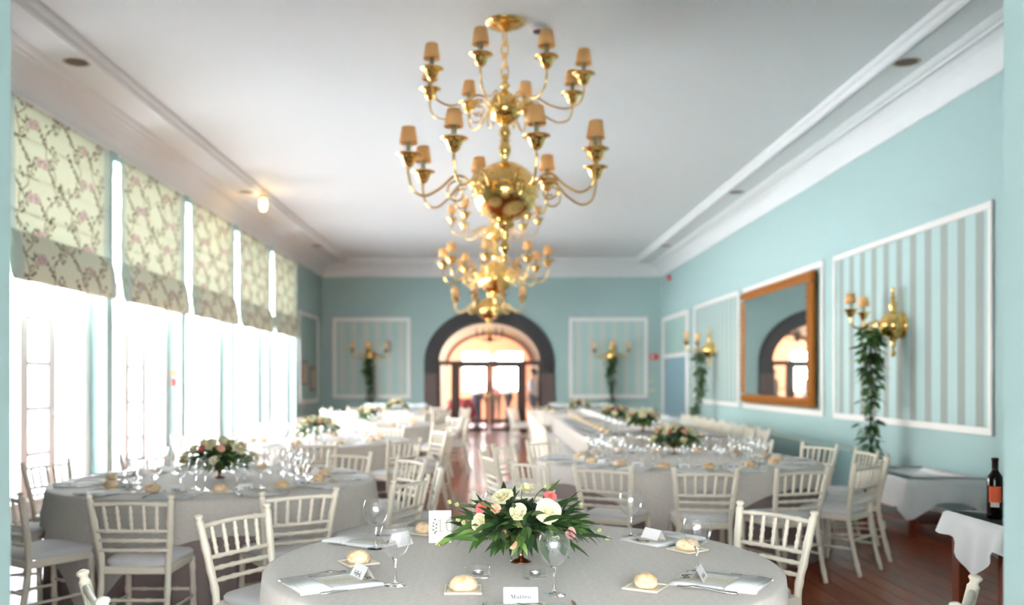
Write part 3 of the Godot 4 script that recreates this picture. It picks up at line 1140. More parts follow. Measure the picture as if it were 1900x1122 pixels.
# ------------------------------------------------------------------ tableware
func make_glass(called, h, rb, label, cat):
	var t = thing(called, label, cat)
	var foot: float = rb * 0.72
	var stem: float = h * 0.46
	var st = st0()
	lathe(st, [Vector2(0, 0.0), Vector2(foot, 0.0), Vector2(foot, 0.0018), Vector2(foot * 0.6, 0.004), Vector2(0.008, 0.010), Vector2(0, 0.010)], 20)
	mk(st, "foot", M.solid_glass, t)
	st = st0()
	lathe(st, [Vector2(0, 0.010), Vector2(0.008, 0.0102), Vector2(0.0048, 0.022), Vector2(0.0040, stem * 0.6), Vector2(0.0052, stem * 0.9), Vector2(0.011, stem), Vector2(0, stem + 0.002)], 10)
	mk(st, "stem", M.solid_glass, t)
	st = st0()
	var prof = []
	for k in 15:
		var f = k / 14.0
		var a = lerpf(-PI / 2, 0.62, f)
		prof.append(Vector2(rb * cos(a), stem + 0.001 + (h - stem) * (sin(a) + 1.0) / (sin(0.62) + 1.0)))
	for k in range(14, 0, -1):                 # inner wall of the bowl
		var q: Vector2 = prof[k]
		prof.append(Vector2(maxf(0.0, q.x - 0.0012), q.y + (0.0005 if k == 14 else 0.0010)))
	lathe(st, prof, 24)
	mk(st, "bowl", M.glass, t)
	return t

func make_small_meshes():
	# bread roll
	var st = st0()
	var nz = FastNoiseLite.new()
	nz.seed = 4
	nz.frequency = 1.3
	var P = func(i, k):
		var a = TAU * (k % 24) / 24
		var f = i / 10.0
		var ang = -PI / 2 + PI * f
		var x = cos(ang) * cos(a)
		var z = cos(ang) * sin(a)
		var y = sin(ang)
		var bump = 1.0 + 0.12 * nz.get_noise_3d(x * 1.4, y * 1.4, z * 1.4)
		var cleft = 0.10 * exp(-pow((z - 0.05 * x) * 6.0, 2)) * maxf(0.0, y)
		return Vector3(x * 0.050 * bump, maxf(0.0, 0.018 + y * 0.032 * bump * (1.0 - cleft)), z * 0.041 * bump)
	for i in 10:
		for k in 24:
			if i > 0: tri(st, P.call(i, k), P.call(i + 1, k + 1), P.call(i, k + 1))
			tri(st, P.call(i, k), P.call(i + 1, k), P.call(i + 1, k + 1))
	MESH.roll = done(st)
	st = st0(true)                    # square side plate with raised rim
	box(st, Vector3(0, 0.003, 0), Vector3(0.125, 0.004, 0.125), 0.0015)
	for s in [-1, 1]:
		box(st, Vector3(s * 0.0605, 0.006, 0), Vector3(0.006, 0.006, 0.127), 0.0015)
		box(st, Vector3(0, 0.006, s * 0.0605), Vector3(0.115, 0.006, 0.006), 0.0015)
	MESH.plate = done(st)
	st = st0()                        # folded napkin
	for s in [[0.0, 0.115, 0.15, 0.004], [0.006, 0.112, 0.146, 0.0035]]:
		var rows = 8
		var N = func(i, j, top):
			var fx = i / 8.0 * 2 - 1
			var fz = j / 8.0 * 2 - 1
			var y: float = s[0] + (s[3] + 0.0012 * sin(fx * 3 + fz * 2) if top else 0.0005)
			var edge: float = maxf(absf(fx), absf(fz))
			return Vector3(fx * s[1], y - (0.002 * pow(edge, 8) if top else 0.0), fz * s[2])
		for i in 8:
			for j in 8:
				quad(st, N.call(i, j + 1, true), N.call(i + 1, j + 1, true), N.call(i + 1, j, true), N.call(i, j, true))
		for i in 8:
			quad(st, N.call(i, 8, false), N.call(i + 1, 8, false), N.call(i + 1, 8, true), N.call(i, 8, true))
			quad(st, N.call(i + 1, 0, false), N.call(i, 0, false), N.call(i, 0, true), N.call(i + 1, 0, true))
			quad(st, N.call(0, i, false), N.call(0, i + 1, false), N.call(0, i + 1, true), N.call(0, i, true))
			quad(st, N.call(8, i + 1, false), N.call(8, i, false), N.call(8, i, true), N.call(8, i + 1, true))
	MESH.napkin = done(st)
	st = st0()                        # napkin tail folded over the menu
	for i in 6:
		var z0 = 0.05 + i * 0.018
		var y0 = 0.0125 + 0.003 * sin(i * 0.6)
		var y1 = 0.0125 + 0.003 * sin((i + 1) * 0.6)
		quad(st, Vector3(-0.117, y0, z0 + 0.018), Vector3(0.117, y1, z0 + 0.018), Vector3(0.117, y1, z0), Vector3(-0.117, y0, z0))
		quad(st, Vector3(-0.117, y0 - 0.009, z0), Vector3(-0.117, y0 - 0.009, z0 + 0.018), Vector3(-0.117, y0, z0 + 0.018), Vector3(-0.117, y0, z0))
		quad(st, Vector3(0.117, y1 - 0.009, z0 + 0.018), Vector3(0.117, y1 - 0.009, z0), Vector3(0.117, y1, z0), Vector3(0.117, y1, z0 + 0.018))
	quad(st, Vector3(-0.117, 0.004, 0.05), Vector3(-0.117, 0.0125, 0.05), Vector3(0.117, 0.0125, 0.05), Vector3(0.117, 0.004, 0.05))
	MESH.napkin_fold = done(st)
	st = st0(true)                    # menu card
	quv(st, Vector3(-0.05, 0.0115, 0.06), Vector3(0.05, 0.0115, 0.06), Vector3(0.05, 0.0115, -0.15), Vector3(-0.05, 0.0115, -0.15), Vector2(0, 1), Vector2(1, 1), Vector2(1, 0), Vector2(0, 0))
	quv(st, Vector3(-0.05, 0.0105, -0.15), Vector3(0.05, 0.0105, -0.15), Vector3(0.05, 0.0105, 0.06), Vector3(-0.05, 0.0105, 0.06), Vector2(0, 0.9), Vector2(0.1, 0.9), Vector2(0.1, 0.95), Vector2(0, 0.95))
	MESH.menu = done(st)
	# knife and fork
	st = st0()
	lathe(st, [Vector2(0, 0), Vector2(0.006, 0.004), Vector2(0.0055, 0.05), Vector2(0.0038, 0.095), Vector2(0.004, 0.10)], 8, Transform3D(Basis(Vector3(1, 0, 0), Vector3(0, 0, -1), Vector3(0, 0.6, 0)), Vector3(0, 0.006, 0.11)))
	MESH.knife_handle = done(st)
	st = st0(true)
	var bl = [Vector2(-0.004, 0.01), Vector2(0.006, 0.0), Vector2(0.008, -0.05), Vector2(0.007, -0.095), Vector2(-0.002, -0.118), Vector2(-0.004, -0.10)]
	for y in [0.005, 0.0062]:
		for k in range(1, 5):
			var a = Vector3(bl[0].x, y, bl[0].y)
			var b = Vector3(bl[k].x, y, bl[k].y)
			var c = Vector3(bl[k + 1].x, y, bl[k + 1].y)
			if y > 0.0055: tri(st, a, b, c)
			else: tri(st, a, c, b)
	for k in 6:
		var a: Vector2 = bl[k]
		var b: Vector2 = bl[(k + 1) % 6]
		quad(st, Vector3(a.x, 0.005, a.y), Vector3(b.x, 0.005, b.y), Vector3(b.x, 0.0062, b.y), Vector3(a.x, 0.0062, a.y))
	MESH.knife_blade = done(st)
	st = st0()
	tube(st, [Vector3(0, 0.004, 0.11), Vector3(0, 0.004, 0.06), Vector3(0, 0.010, 0.0), Vector3(0, 0.013, -0.03)], [0.0055, 0.005, 0.003, 0.003], 8)
	MESH.fork_handle = done(st)
	st = st0()
	for k in 4:
		var x = (k - 1.5) * 0.0058
		tube(st, [Vector3(x * 0.3, 0.013, -0.028), Vector3(x * 0.9, 0.011, -0.045), Vector3(x, 0.007, -0.07), Vector3(x, 0.008, -0.098)], [0.0028, 0.0026, 0.0018, 0.0008], 6)
	MESH.fork_tines = done(st)
	# tent card: two sloping leaves
	for s in [1.0, -1.0]:
		st = st0(true)
		var a = Vector3(-0.042, 0.0, 0.024 * s)
		var b = Vector3(0.042, 0.0, 0.024 * s)
		var c = Vector3(0.042, 0.042, 0)
		var d = Vector3(-0.042, 0.042, 0)
		if s > 0: quv(st, a, b, c, d, Vector2(0, 1), Vector2(1, 1), Vector2(1, 0), Vector2(0, 0))
		else: quv(st, b, a, d, c, Vector2(0, 1), Vector2(1, 1), Vector2(1, 0), Vector2(0, 0))
		var e = Vector3(0, 0.0004, 0.0006 * s)
		if s > 0: quv(st, d - e, c - e, b - e, a - e, Vector2(0, 0), Vector2(0.1, 0), Vector2(0.1, 0.1), Vector2(0, 0.1))
		else: quv(st, c - e, d - e, a - e, b - e, Vector2(0, 0), Vector2(0.1, 0), Vector2(0.1, 0.1), Vector2(0, 0.1))
		MESH["card_front" if s > 0 else "card_back"] = done(st)

func sector(a):          # place around a table as on a clock whose twelve points to the arched doors
	var h = int(round(fposmod((90.0 - a) / 15.0, 24.0))) % 24
	var words = ["twelve", "one", "two", "three", "four", "five", "six", "seven", "eight", "nine", "ten", "eleven"]
	return (("half past " if h % 2 else "") + words[h / 2] + ("" if h % 2 else " o'clock")) + ", arch at twelve"

func put_glass(kind, label, group, at, turn := 0.0):
	return dup(MESH["g_" + kind], at, turn, label, group)

func put_roll(label_end, group, at, turn):
	var p = thing("bread_roll", "crusty bread roll " + label_end, "bread", at + Vector3(0, 0.005, 0), turn + 0.4, "bread rolls at the " + group)
	inst(MESH.roll, "crust", M.bread, p)
	var q = tag(inst(MESH.plate, "side_plate", M.plate), "square side plate " + label_end, "plate", "side plates at the " + group)
	q.position = at
	q.rotation.y = turn

func put_card(label_end, group, at, turn, k, written := ""):
	var c = thing("place_card", "white folded place card " + label_end, "card", at, turn, "place cards at the " + group)
	var fr = inst(MESH.card_front, "front", M.card if written else M.names[k % 4], c)
	inst(MESH.card_back, "back", M.card, c)
	c.scale = Vector3.ONE * (1.3 if group == "number ten table" else 1.1)
	if written:
		var tm = TextMesh.new()
		var f = SystemFont.new()
		f.font_names = PackedStringArray(["Droid Serif"])
		f.font_italic = true
		f.font_weight = 700
		tm.font = f
		tm.text = written
		tm.font_size = 24
		tm.pixel_size = 0.0006
		tm.depth = 0.0004
		var o = inst(tm, "handwriting", M.ink, fr)
		var up = Vector3(0, 0.042, -0.024).normalized()
		o.transform = Transform3D(Basis(Vector3.RIGHT, up, Vector3.RIGHT.cross(up)), Vector3(0, 0.0215, 0.0129))

func put_napkin(label_end, group, at, turn, with_menu):
	var n = thing("napkin", "folded white napkin " + label_end, "napkin", at, turn, "napkins at the " + group)
	inst(MESH.napkin, "cloth", M.napkin, n)
	if with_menu:
		inst(MESH.napkin_fold, "folded_end", M.napkin, n)
		var m = tag(inst(MESH.menu, "menu_card", M.menu), "beige menu card " + label_end, "menu", "menu cards at the " + group)
		m.position = at
		m.rotation.y = turn

func put_cutlery(label_end, group, at, turn, kind):
	var c = thing(kind, "silver table %s %s" % [kind, label_end], kind, at, turn, "%s set at the %s" % ["knives" if kind == "knife" else "forks", group])
	if kind == "knife":
		inst(MESH.knife_handle, "handle", M.silver, c)
		inst(MESH.knife_blade, "blade", M.silver, c)
	else:
		inst(MESH.fork_handle, "handle", M.silver, c)
		inst(MESH.fork_tines, "tines", M.silver, c)

# a full place: p = point on the table edge in plan, f = plan direction towards the table middle
func lay_place(tn, sec, px, pd, fx, fd, detail, k):
	var rx: float = fd
	var rd: float = -fx
	var turn: float = face(fx, fd)
	var at = func(side, inw): return V(px + rx * side + fx * inw, TOP + 0.002, pd + rd * side + fd * inw)
	var end: String = "at the %s, %s" % [tn, sec]
	var j = rng.randf_range(-0.012, 0.012)
	put_napkin(end, tn, at.call(0.0 + j, 0.19), turn + j * 4, detail > 1)
	put_roll(end, tn, at.call(-0.20, 0.37), turn + j * 9)
	put_glass("wine", "large wine glass " + end, "wine glasses at the " + tn, at.call(0.10, 0.47))
	put_glass("water", "medium stemmed water glass " + end, "water glasses at the " + tn, at.call(0.015, 0.55))
	put_glass("white", "small stemmed white-wine glass " + end, "small wine glasses at the " + tn, at.call(-0.06, 0.47))
	if detail > 0:
		put_cutlery(end, tn, at.call(0.15, 0.19), turn, "knife")
		put_cutlery(end, tn, at.call(-0.15, 0.19), turn, "fork")
		put_card(end, tn, at.call(-0.04, 0.345 + j), turn + j * 8, k)

# ------------------------------------------------------------------ flowers
func leaf_mesh(L, W, droop, sd):
	var st = st0()
	var n = 5
	var P = func(i, s):
		var f = i / float(n)
		var w: float = W * sin(PI * pow(f, 0.8)) * 0.5
		return Vector3(s * w, -droop * f * f * L + 0.25 * absf(s) * w, -f * L)
	for i in n:
		for s in [-1.0, 1.0]:
			var a = P.call(i, 0.0)
			var b = P.call(i, s)
			var c = P.call(i + 1, s)
			var d = P.call(i + 1, 0.0)
			if s > 0: quad(st, a, b, c, d)
			else: quad(st, d, c, b, a)
	return done(st)

func rose_mesh(r, petals, curl, sd):
	var st = st0()
	var g = RandomNumberGenerator.new()
	g.seed = sd
	for k in petals:
		var f = float(k) / petals
		var a = k * 2.39996
		var rr: float = r * (0.12 + 0.78 * pow(f, 0.7))
		var open: float = lerpf(0.15, curl, f)
		var h: float = r * lerpf(1.15, 0.75, f)
		var wid: float = lerpf(1.5, 0.85, f)
		var G = func(i, j):
			var v = i / 4.0
			var u = j / 4.0 * 2 - 1
			var ang: float = a + u * wid * (1.0 - 0.25 * v)
			var rad: float = rr * (0.35 + 0.65 * sqrt(v)) + open * r * v * v * 0.55
			var y: float = h * (sin(v * 1.5)) - u * u * v * r * 0.22 - r * 0.25 * f
			if v > 0.9: y -= open * r * 0.12
			return Vector3(cos(ang) * rad, y, sin(ang) * rad)
		for i in 4:
			for j in 4:
				quad(st, G.call(i, j + 1), G.call(i, j), G.call(i + 1, j), G.call(i + 1, j + 1))
	lathe(st, [Vector2(0, -0.2 * r), Vector2(0.4 * r, -0.1 * r), Vector2(0.5 * r, 0.2 * r), Vector2(0.2 * r, 0.8 * r), Vector2(0, 0.85 * r)], 10)
	return done(st)

func vase(parent):
	var st = st0()
	lathe(st, [Vector2(0, 0), Vector2(0.042, 0), Vector2(0.042, 0.004), Vector2(0.03, 0.010), Vector2(0.012, 0.018), Vector2(0.009, 0.035), Vector2(0.014, 0.055), Vector2(0.045, 0.075), Vector2(0.075, 0.105), Vector2(0.082, 0.135), Vector2(0.078, 0.135), Vector2(0.06, 0.10), Vector2(0, 0.085)], 24)
	mk(st, "footed_vase", M.copper, parent)

func spray(parent, count, spread, height, single, sd):
	var g = RandomNumberGenerator.new()
	g.seed = sd
	var shapes: Array = MESH.leafs
	var merged = [st0(), st0(), st0(), st0()]
	var middle = Vector3(0, 0.13, 0)
	for i in count:
		var a = g.randf() * TAU
		var el = g.randf_range(-0.40, 1.15)
		var dir = Vector3(cos(a) * cos(el), sin(el), sin(a) * cos(el))
		var reach: float = g.randf_range(0.40, 0.86) if i > count / 4 else g.randf_range(0.15, 0.5)
		var start: Vector3 = middle + Vector3(dir.x * spread, maxf(dir.y, -0.35) * height, dir.z * spread) * reach * 0.72
		if start.y < 0.03: start.y = 0.03 + g.randf() * 0.02
		var aim = (dir + Vector3(g.randf_range(-0.5, 0.5), g.randf_range(-0.75, 0.15), g.randf_range(-0.5, 0.5))).normalized()
		var len: float = [0.125, 0.10, 0.075, 0.06][i % 4]
		if start.y + aim.y * len - 0.45 * len < 0.012: aim = Vector3(aim.x, 0.25, aim.z).normalized()
		var ref = Vector3.UP if absf(aim.y) < 0.95 else Vector3.RIGHT
		var bs = Basis.looking_at(aim, ref) * Basis(Vector3(0, 0, 1), g.randf_range(-0.9, 0.9))
		var s = g.randf_range(0.75, 1.2)
		var xf = Transform3D(bs.scaled_local(Vector3.ONE * s), start)
		var m: int = [0, 0, 1, 2, 2, 0, 1, 3][g.randi() % 8]
		if single: inst(shapes[i % 4], "leaf", M.leaves[m], parent, xf)
		else: merged[m].append_from(shapes[i % 4], 0, xf)
	if not single:
		for m in 4:
			var o = inst(merged[m].commit(), "foliage", M.leaves[m], parent)
			o.set_meta("kind", "stuff")
	# inner stems and moss that close the middle of the bunch
	var st = st0()
	for k in 14:
		var a = TAU * k / 14 + g.randf() * 0.3
		var e = Vector3(cos(a) * spread * 0.5, 0.10 + g.randf() * height * 0.5, sin(a) * spread * 0.5)
		tube(st, spline([Vector3(0, 0.10, 0), e * 0.5 + Vector3(0, 0.08, 0), e], 3), 0.0035, 5)
	lathe(st, [Vector2(0, 0.10), Vector2(0.085, 0.12), Vector2(0.10, 0.17), Vector2(0.06, 0.23), Vector2(0, 0.245)], 14)
	mk(st, "stems", M.leaves[2], parent)

func bloom(parent, called, mesh, m, p, dir, s):
	var up: Vector3 = dir.normalized()
	var x = up.cross(Vector3(0.3, 0.1, 0.9)).normalized()
	inst(mesh, called, m, parent, Transform3D(Basis(x, up, x.cross(up)).scaled_local(Vector3.ONE * s), p))

func flowers(tables):
	MESH.leafs = [leaf_mesh(0.125, 0.024, 0.30, 1), leaf_mesh(0.10, 0.025, 0.40, 2), leaf_mesh(0.075, 0.024, 0.2, 3), leaf_mesh(0.06, 0.017, 0.3, 4)]
	MESH.rose = rose_mesh(0.040, 24, 0.9, 1)
	MESH.rose_shut = rose_mesh(0.036, 15, 0.35, 2)
	MESH.carnation = rose_mesh(0.022, 26, 1.3, 3)
	MESH.bud = rose_mesh(0.014, 7, 0.1, 4)
	# the arrangement on the number-card table: single leaves and blooms where the photograph has them
	var t = thing("flower_arrangement", "low spreading arrangement of white roses and greenery on the number ten table", "flowers", V(0.115, TOP + 0.002, 3.58), 0.0, "table flower arrangements")
	vase(t)
	spray(t, 298, 0.40, 0.15, true, 21)
	spray(t, 190, 0.36, 0.13, false, 57)
	var F0 = V(0.115, TOP, 3.58)
	var at = func(px, py, dd): return V((px - 912.0) * (3.58 + dd) / F, 1.47 - (py - 703.0) * (3.58 + dd) / F, 3.58 + dd) - F0
	var toward = Vector3(0, 0.55, 1)
	bloom(t, "rose", MESH.rose_shut, M.rose, at.call(961, 952, -0.12), toward, 0.98)
	bloom(t, "rose", MESH.rose, M.rose, at.call(1016, 952, -0.12), toward + Vector3(0.15, 0, 0), 1.0)
	bloom(t, "rose", MESH.rose, M.rose, at.call(934, 926, 0.04), Vector3(-0.3, 0.8, 0.5), 0.9)
	bloom(t, "rose", MESH.rose_shut, M.rose, at.call(893, 971, -0.10), Vector3(-0.6, 0.3, 0.8), 1.0)
	bloom(t, "rose", MESH.rose_shut, M.rose, at.call(977, 912, 0.10), Vector3(0, 1, 0.2), 0.85)
	bloom(t, "carnation", MESH.carnation, M.rose_pink, at.call(894, 944, -0.05), Vector3(-0.5, 0.5, 0.7), 0.8)
	bloom(t, "carnation", MESH.carnation, M.rose_pink, at.call(1021, 922, -0.02), Vector3(0.2, 0.8, 0.6), 0.8)
	bloom(t, "carnation", MESH.carnation, M.rose_peach, at.call(920, 945, -0.10), Vector3(-0.2, 0.4, 0.9), 0.65)
	bloom(t, "carnation", MESH.carnation, M.rose_mauve, at.call(1058, 990, -0.14), Vector3(0.4, 0.1, 0.9), 0.7)
	bloom(t, "carnation", MESH.carnation, M.rose_peach, at.call(951, 1010, -0.18), Vector3(0, 0.0, 1), 0.55)
	for b in [[937, 988, -0.18], [962, 976, -0.17], [850, 938, 0.0], [836, 933, 0.02], [852, 966, -0.05], [862, 972, -0.06], [888, 981, -0.12], [1050, 950, 0.0], [1076, 938, 0.02], [1110, 985, -0.02], [1125, 1000, 0.0], [1010, 905, 0.1], [968, 907, 0.1], [1032, 1000, -0.18]]:
		var tip: Vector3 = at.call(b[0], b[1], b[2])
		var aim = Vector3(tip.x * 3.0, 0.5, tip.z * 2.0 + 0.3)
		bloom(t, "bud", MESH.bud, M.rose_peach if b[0] in [937, 962] else M.bud, tip, aim, 0.95)
		var ss = st0()
		tube(ss, spline([Vector3(tip.x * 0.15, 0.13, tip.z * 0.15), Vector3(tip.x * 0.6, lerpf(0.13, tip.y, 0.6) + 0.025, tip.z * 0.6), tip], 4), 0.0022, 5)
		mk(ss, "stalk", M.leaves[1], t)
	# the other tables
	var g = RandomNumberGenerator.new()
	g.seed = 9
	var base
	for f in tables:
		var o
		if base and not f[4]:
			o = dup(base, V(f[0], TOP + 0.002, f[1]), g.randf() * TAU, "low arrangement of white roses and greenery on the " + f[2], "table flower arrangements")
			o.scale = Vector3.ONE * f[3]
			continue
		o = thing("flower_arrangement", "low arrangement of cream and pink roses with dark greenery on the " + f[2], "flowers", V(f[0], TOP + 0.002, f[1]), 0.0, "table flower arrangements")
		vase(o)
		spray(o, 300, 0.33, 0.16, false, 33 + int(f[1]))
		for k in 12:
			var a = TAU * k / 12 + g.randf() * 0.4
			var ring: float = [0.11, 0.19, 0.235][k % 3]
			var y: float = [0.245, 0.21, 0.14][k % 3]
			bloom(o, "rose", MESH.rose if k % 2 else MESH.rose_shut, M.rose, Vector3(cos(a) * ring, y, sin(a) * ring), Vector3(cos(a), 0.9, sin(a)), 1.05)
		for k in 7:
			var a = TAU * k / 7 + 0.3
			bloom(o, "carnation", MESH.carnation, [M.rose_pink, M.rose_peach][k % 2], Vector3(cos(a) * 0.16, 0.22, sin(a) * 0.16), Vector3(cos(a), 1.0, sin(a)), 1.0)
		if not f[4]: base = o
		o.scale = Vector3.ONE * f[3]

func candles():
	for c in [[887, 1070], [993, 1072]]:
		var d: float = F * 0.72 / (c[1] - 703.0)
		var t = thing("tealight_holder", ["low clear glass tealight holder on the number card side of the flowers", "low clear glass tealight holder beside the tall wine glass below the flowers"][0 if c[0] < 950 else 1], "candle", V((c[0] - 912.0) * d / F, TOP + 0.002, d), 0.0, "tealights on the number ten table")
		var st = st0()
		lathe(st, [Vector2(0, 0.0), Vector2(0.044, 0.0), Vector2(0.047, 0.003), Vector2(0.047, 0.034), Vector2(0.046, 0.036), Vector2(0.044, 0.034), Vector2(0.042, 0.009), Vector2(0, 0.008)], 28)
		mk(st, "glass_dish", M.glass, t)
		st = st0()
		lathe(st, [Vector2(0, 0.0095), Vector2(0.020, 0.0095), Vector2(0.0205, 0.022), Vector2(0.020, 0.0225), Vector2(0.0195, 0.020), Vector2(0, 0.020)], 20)
		mk(st, "cup", M.silver, t)
		st = st0()
		lathe(st, [Vector2(0.019, 0.0195), Vector2(0.018, 0.0212), Vector2(0, 0.0212)], 18)
		tube(st, [Vector3(0, 0.021, 0), Vector3(0.001, 0.030, 0)], 0.0009, 5)
		mk(st, "candle", M.wax, t)

# ------------------------------------------------------------------ lamps
func lamp_arm(parent, pts, steps, r, tip: Vector3, cup_s, scroll = null):
	var st = st0()
	tube(st, spline(pts, steps), r, 8)
	if scroll: tube(st, scroll, r * 0.8, 6)
	var arm = mk(st, "arm", M.brass, parent)
	inst(MESH.cup, "drip_cup", M.brass, arm, Transform3D(Basis.IDENTITY.scaled(Vector3.ONE * cup_s), tip))
	inst(MESH.candle_tube, "candle", M.candle, arm, Transform3D(Basis.IDENTITY.scaled(Vector3.ONE * cup_s), tip))
	inst(MESH.lamp_shade, "lamp_shade", M.shade, arm, Transform3D(Basis.IDENTITY.scaled(Vector3.ONE * cup_s), tip))

func curl(c: Vector3, dir: Vector3, r0, r1, a0, a1):
	var out = []
	for k in 17:
		var f = k / 16.0
		var a = lerpf(a0, a1, f)
		var r = lerpf(r0, r1, f)
		out.append(c + dir * cos(a) * r + Vector3.UP * sin(a) * r)
	return out

func lamp_meshes():
	var st = st0()
	lathe(st, [Vector2(0, -0.005), Vector2(0.022, 0.0), Vector2(0.045, 0.02), Vector2(0.062, 0.055), Vector2(0.072, 0.085), Vector2(0.095, 0.104), Vector2(0.116, 0.110), Vector2(0.114, 0.116), Vector2(0.09, 0.112), Vector2(0.066, 0.09), Vector2(0.05, 0.05), Vector2(0, 0.03)], 22)
	MESH.cup = done(st)
	st = st0()
	lathe(st, [Vector2(0.021, 0.03), Vector2(0.021, 0.215), Vector2(0.017, 0.22), Vector2(0, 0.22)], 12)
	MESH.candle_tube = done(st)
	st = st0()
	lathe(st, [Vector2(0.080, 0.205), Vector2(0.082, 0.207), Vector2(0.0585, 0.350), Vector2(0.057, 0.350), Vector2(0.080, 0.205)], 24)
	tube(st, [Vector3(-0.068, 0.29, 0), Vector3(0.068, 0.29, 0)], 0.002, 5)
	tube(st, [Vector3(0, 0.21, 0), Vector3(0, 0.30, 0)], 0.004, 5)
	MESH.lamp_shade = done(st)

func make_chandelier():
	var t = thing("chandelier", "large two-tier brass chandelier with peach shades, hung at the entrance end of the hall", "chandelier", V(0.12, 0, 8.2), 0.0, "brass chandeliers")
	var st = st0()
	lathe(st, [Vector2(0, CEIL - 0.085), Vector2(0.035, CEIL - 0.08), Vector2(0.06, CEIL - 0.06), Vector2(0.12, CEIL - 0.048), Vector2(0.165, CEIL - 0.028), Vector2(0.182, CEIL - 0.012), Vector2(0.182, CEIL)], 28)
	mk(st, "canopy", M.brass, t)
	var y = CEIL - 0.085
	for k in 4:                                # chain links, alternately turned
		st = st0()
		var ring = []
		for j in 21:
			var a = TAU * j / 20
			ring.append(Vector3(0.034 * cos(a), y - 0.062 + 0.068 * sin(a), 0))
		tube(st, ring, 0.0085, 7, false)
		var o = mk(st, "chain_link", M.brass, t)
		o.rotation.y = 1.1 + PI / 2 * (k % 2)
		y -= 0.098
	# turned stem with two balls
	st = st0()
	var up = [Vector2(0, 4.225), Vector2(0.012, 4.22), Vector2(0.018, 4.20), Vector2(0.035, 4.18), Vector2(0.02, 4.155), Vector2(0.03, 4.13), Vector2(0.055, 4.11), Vector2(0.03, 4.09), Vector2(0.022, 4.07), Vector2(0.05, 4.05), Vector2(0.06, 4.04)]
	up.reverse()
	lathe(st, up, 20)
	mk(st, "top_finial", M.brass, t)
	st = st0()
	var ball = []
	for k in 13:
		var a = -PI / 2 + PI * k / 12
		ball.append(Vector2(maxf(0.0, 0.15 * cos(a)), 3.905 + 0.145 * sin(a)))
	lathe(st, ball, 28)
	mk(st, "upper_ball", M.brass, t)
	st = st0()
	lathe(st, [Vector2(0.05, 3.40), Vector2(0.03, 3.425), Vector2(0.026, 3.45), Vector2(0.05, 3.50), Vector2(0.058, 3.54), Vector2(0.045, 3.58), Vector2(0.032, 3.60), Vector2(0.05, 3.615), Vector2(0.032, 3.63), Vector2(0.055, 3.67), Vector2(0.05, 3.71), Vector2(0.03, 3.74), Vector2(0.045, 3.76), Vector2(0.07, 3.775)], 20)
	mk(st, "baluster", M.brass, t)
	st = st0()
	ball = []
	for k in 17:
		var a = -PI / 2 + PI * k / 16
		ball.append(Vector2(maxf(0.0, 0.298 * cos(a)), 3.155 + 0.268 * sin(a)))
	lathe(st, ball, 36)
	mk(st, "great_ball", M.brass, t)
	for yy in [3.11, 3.20]:
		st = st0()
		lathe(st, [Vector2(0.292, yy - 0.008), Vector2(0.304, yy - 0.004), Vector2(0.304, yy + 0.004), Vector2(0.292, yy + 0.008)], 36)
		mk(st, "band", M.brass, t)
	st = st0()
	lathe(st, [Vector2(0, 2.52), Vector2(0.012, 2.525), Vector2(0.022, 2.55), Vector2(0.012, 2.575), Vector2(0.02, 2.60), Vector2(0.045, 2.63), Vector2(0.05, 2.66), Vector2(0.03, 2.70), Vector2(0.02, 2.73), Vector2(0.035, 2.76), Vector2(0.025, 2.79), Vector2(0.04, 2.82), Vector2(0.085, 2.845), Vector2(0.09, 2.87), Vector2(0.06, 2.895), Vector2(0.09, 2.91)], 20)
	mk(st, "drop_finial", M.brass, t)
	for k in 8:
		var a = deg_to_rad(16.0 + 45.0 * k)
		var d = Vector3(sin(a), 0, cos(a))
		var o = Vector3(0, 3.155, 0)
		var pts = [o + d * 0.29, o + d * 0.36 + Vector3(0, 0.10, 0), o + d * 0.47 + Vector3(0, 0.11, 0), o + d * 0.59 + Vector3(0, 0.0, 0), o + d * 0.73 + Vector3(0, -0.075, 0), o + d * 0.84 + Vector3(0, -0.03, 0), o + d * 0.88 + Vector3(0, 0.10, 0), o + d * 0.88 + Vector3(0, 0.165, 0)]
		var sc = curl(o + d * 0.44 + Vector3(0, -0.035, 0), d, 0.115, 0.025, PI * 0.62, -PI * 1.7)
		lamp_arm(t, pts, 5, 0.0115, o + d * 0.88 + Vector3(0, 0.165, 0), 1.0, sc)
	for k in 8:
		var a = deg_to_rad(-17.0 + 45.0 * k)
		var d = Vector3(sin(a), 0, cos(a))
		var o = Vector3(0, 3.905, 0)
		var pts = [o + d * 0.14, o + d * 0.2 + Vector3(0, 0.07, 0), o + d * 0.29 + Vector3(0, 0.075, 0), o + d * 0.42 + Vector3(0, -0.01, 0), o + d * 0.56 + Vector3(0, -0.05, 0), o + d * 0.68 + Vector3(0, -0.01, 0), o + d * 0.72 + Vector3(0, 0.08, 0), o + d * 0.72 + Vector3(0, 0.14, 0)]
		var sc = curl(o + d * 0.26 + Vector3(0, -0.045, 0), d, 0.095, 0.02, PI * 0.62, -PI * 1.7)
		lamp_arm(t, pts, 5, 0.0095, o + d * 0.72 + Vector3(0, 0.14, 0), 0.9, sc)
	dup(t, V(0.06, 0, 15.2), 0.35, "large two-tier brass chandelier with peach shades, hanging between the other two chandeliers", "brass chandeliers")
	dup(t, V(-0.06, 0, 21.9), 0.1, "large two-tier brass chandelier with peach shades, hung before the arched doorway", "brass chandeliers")

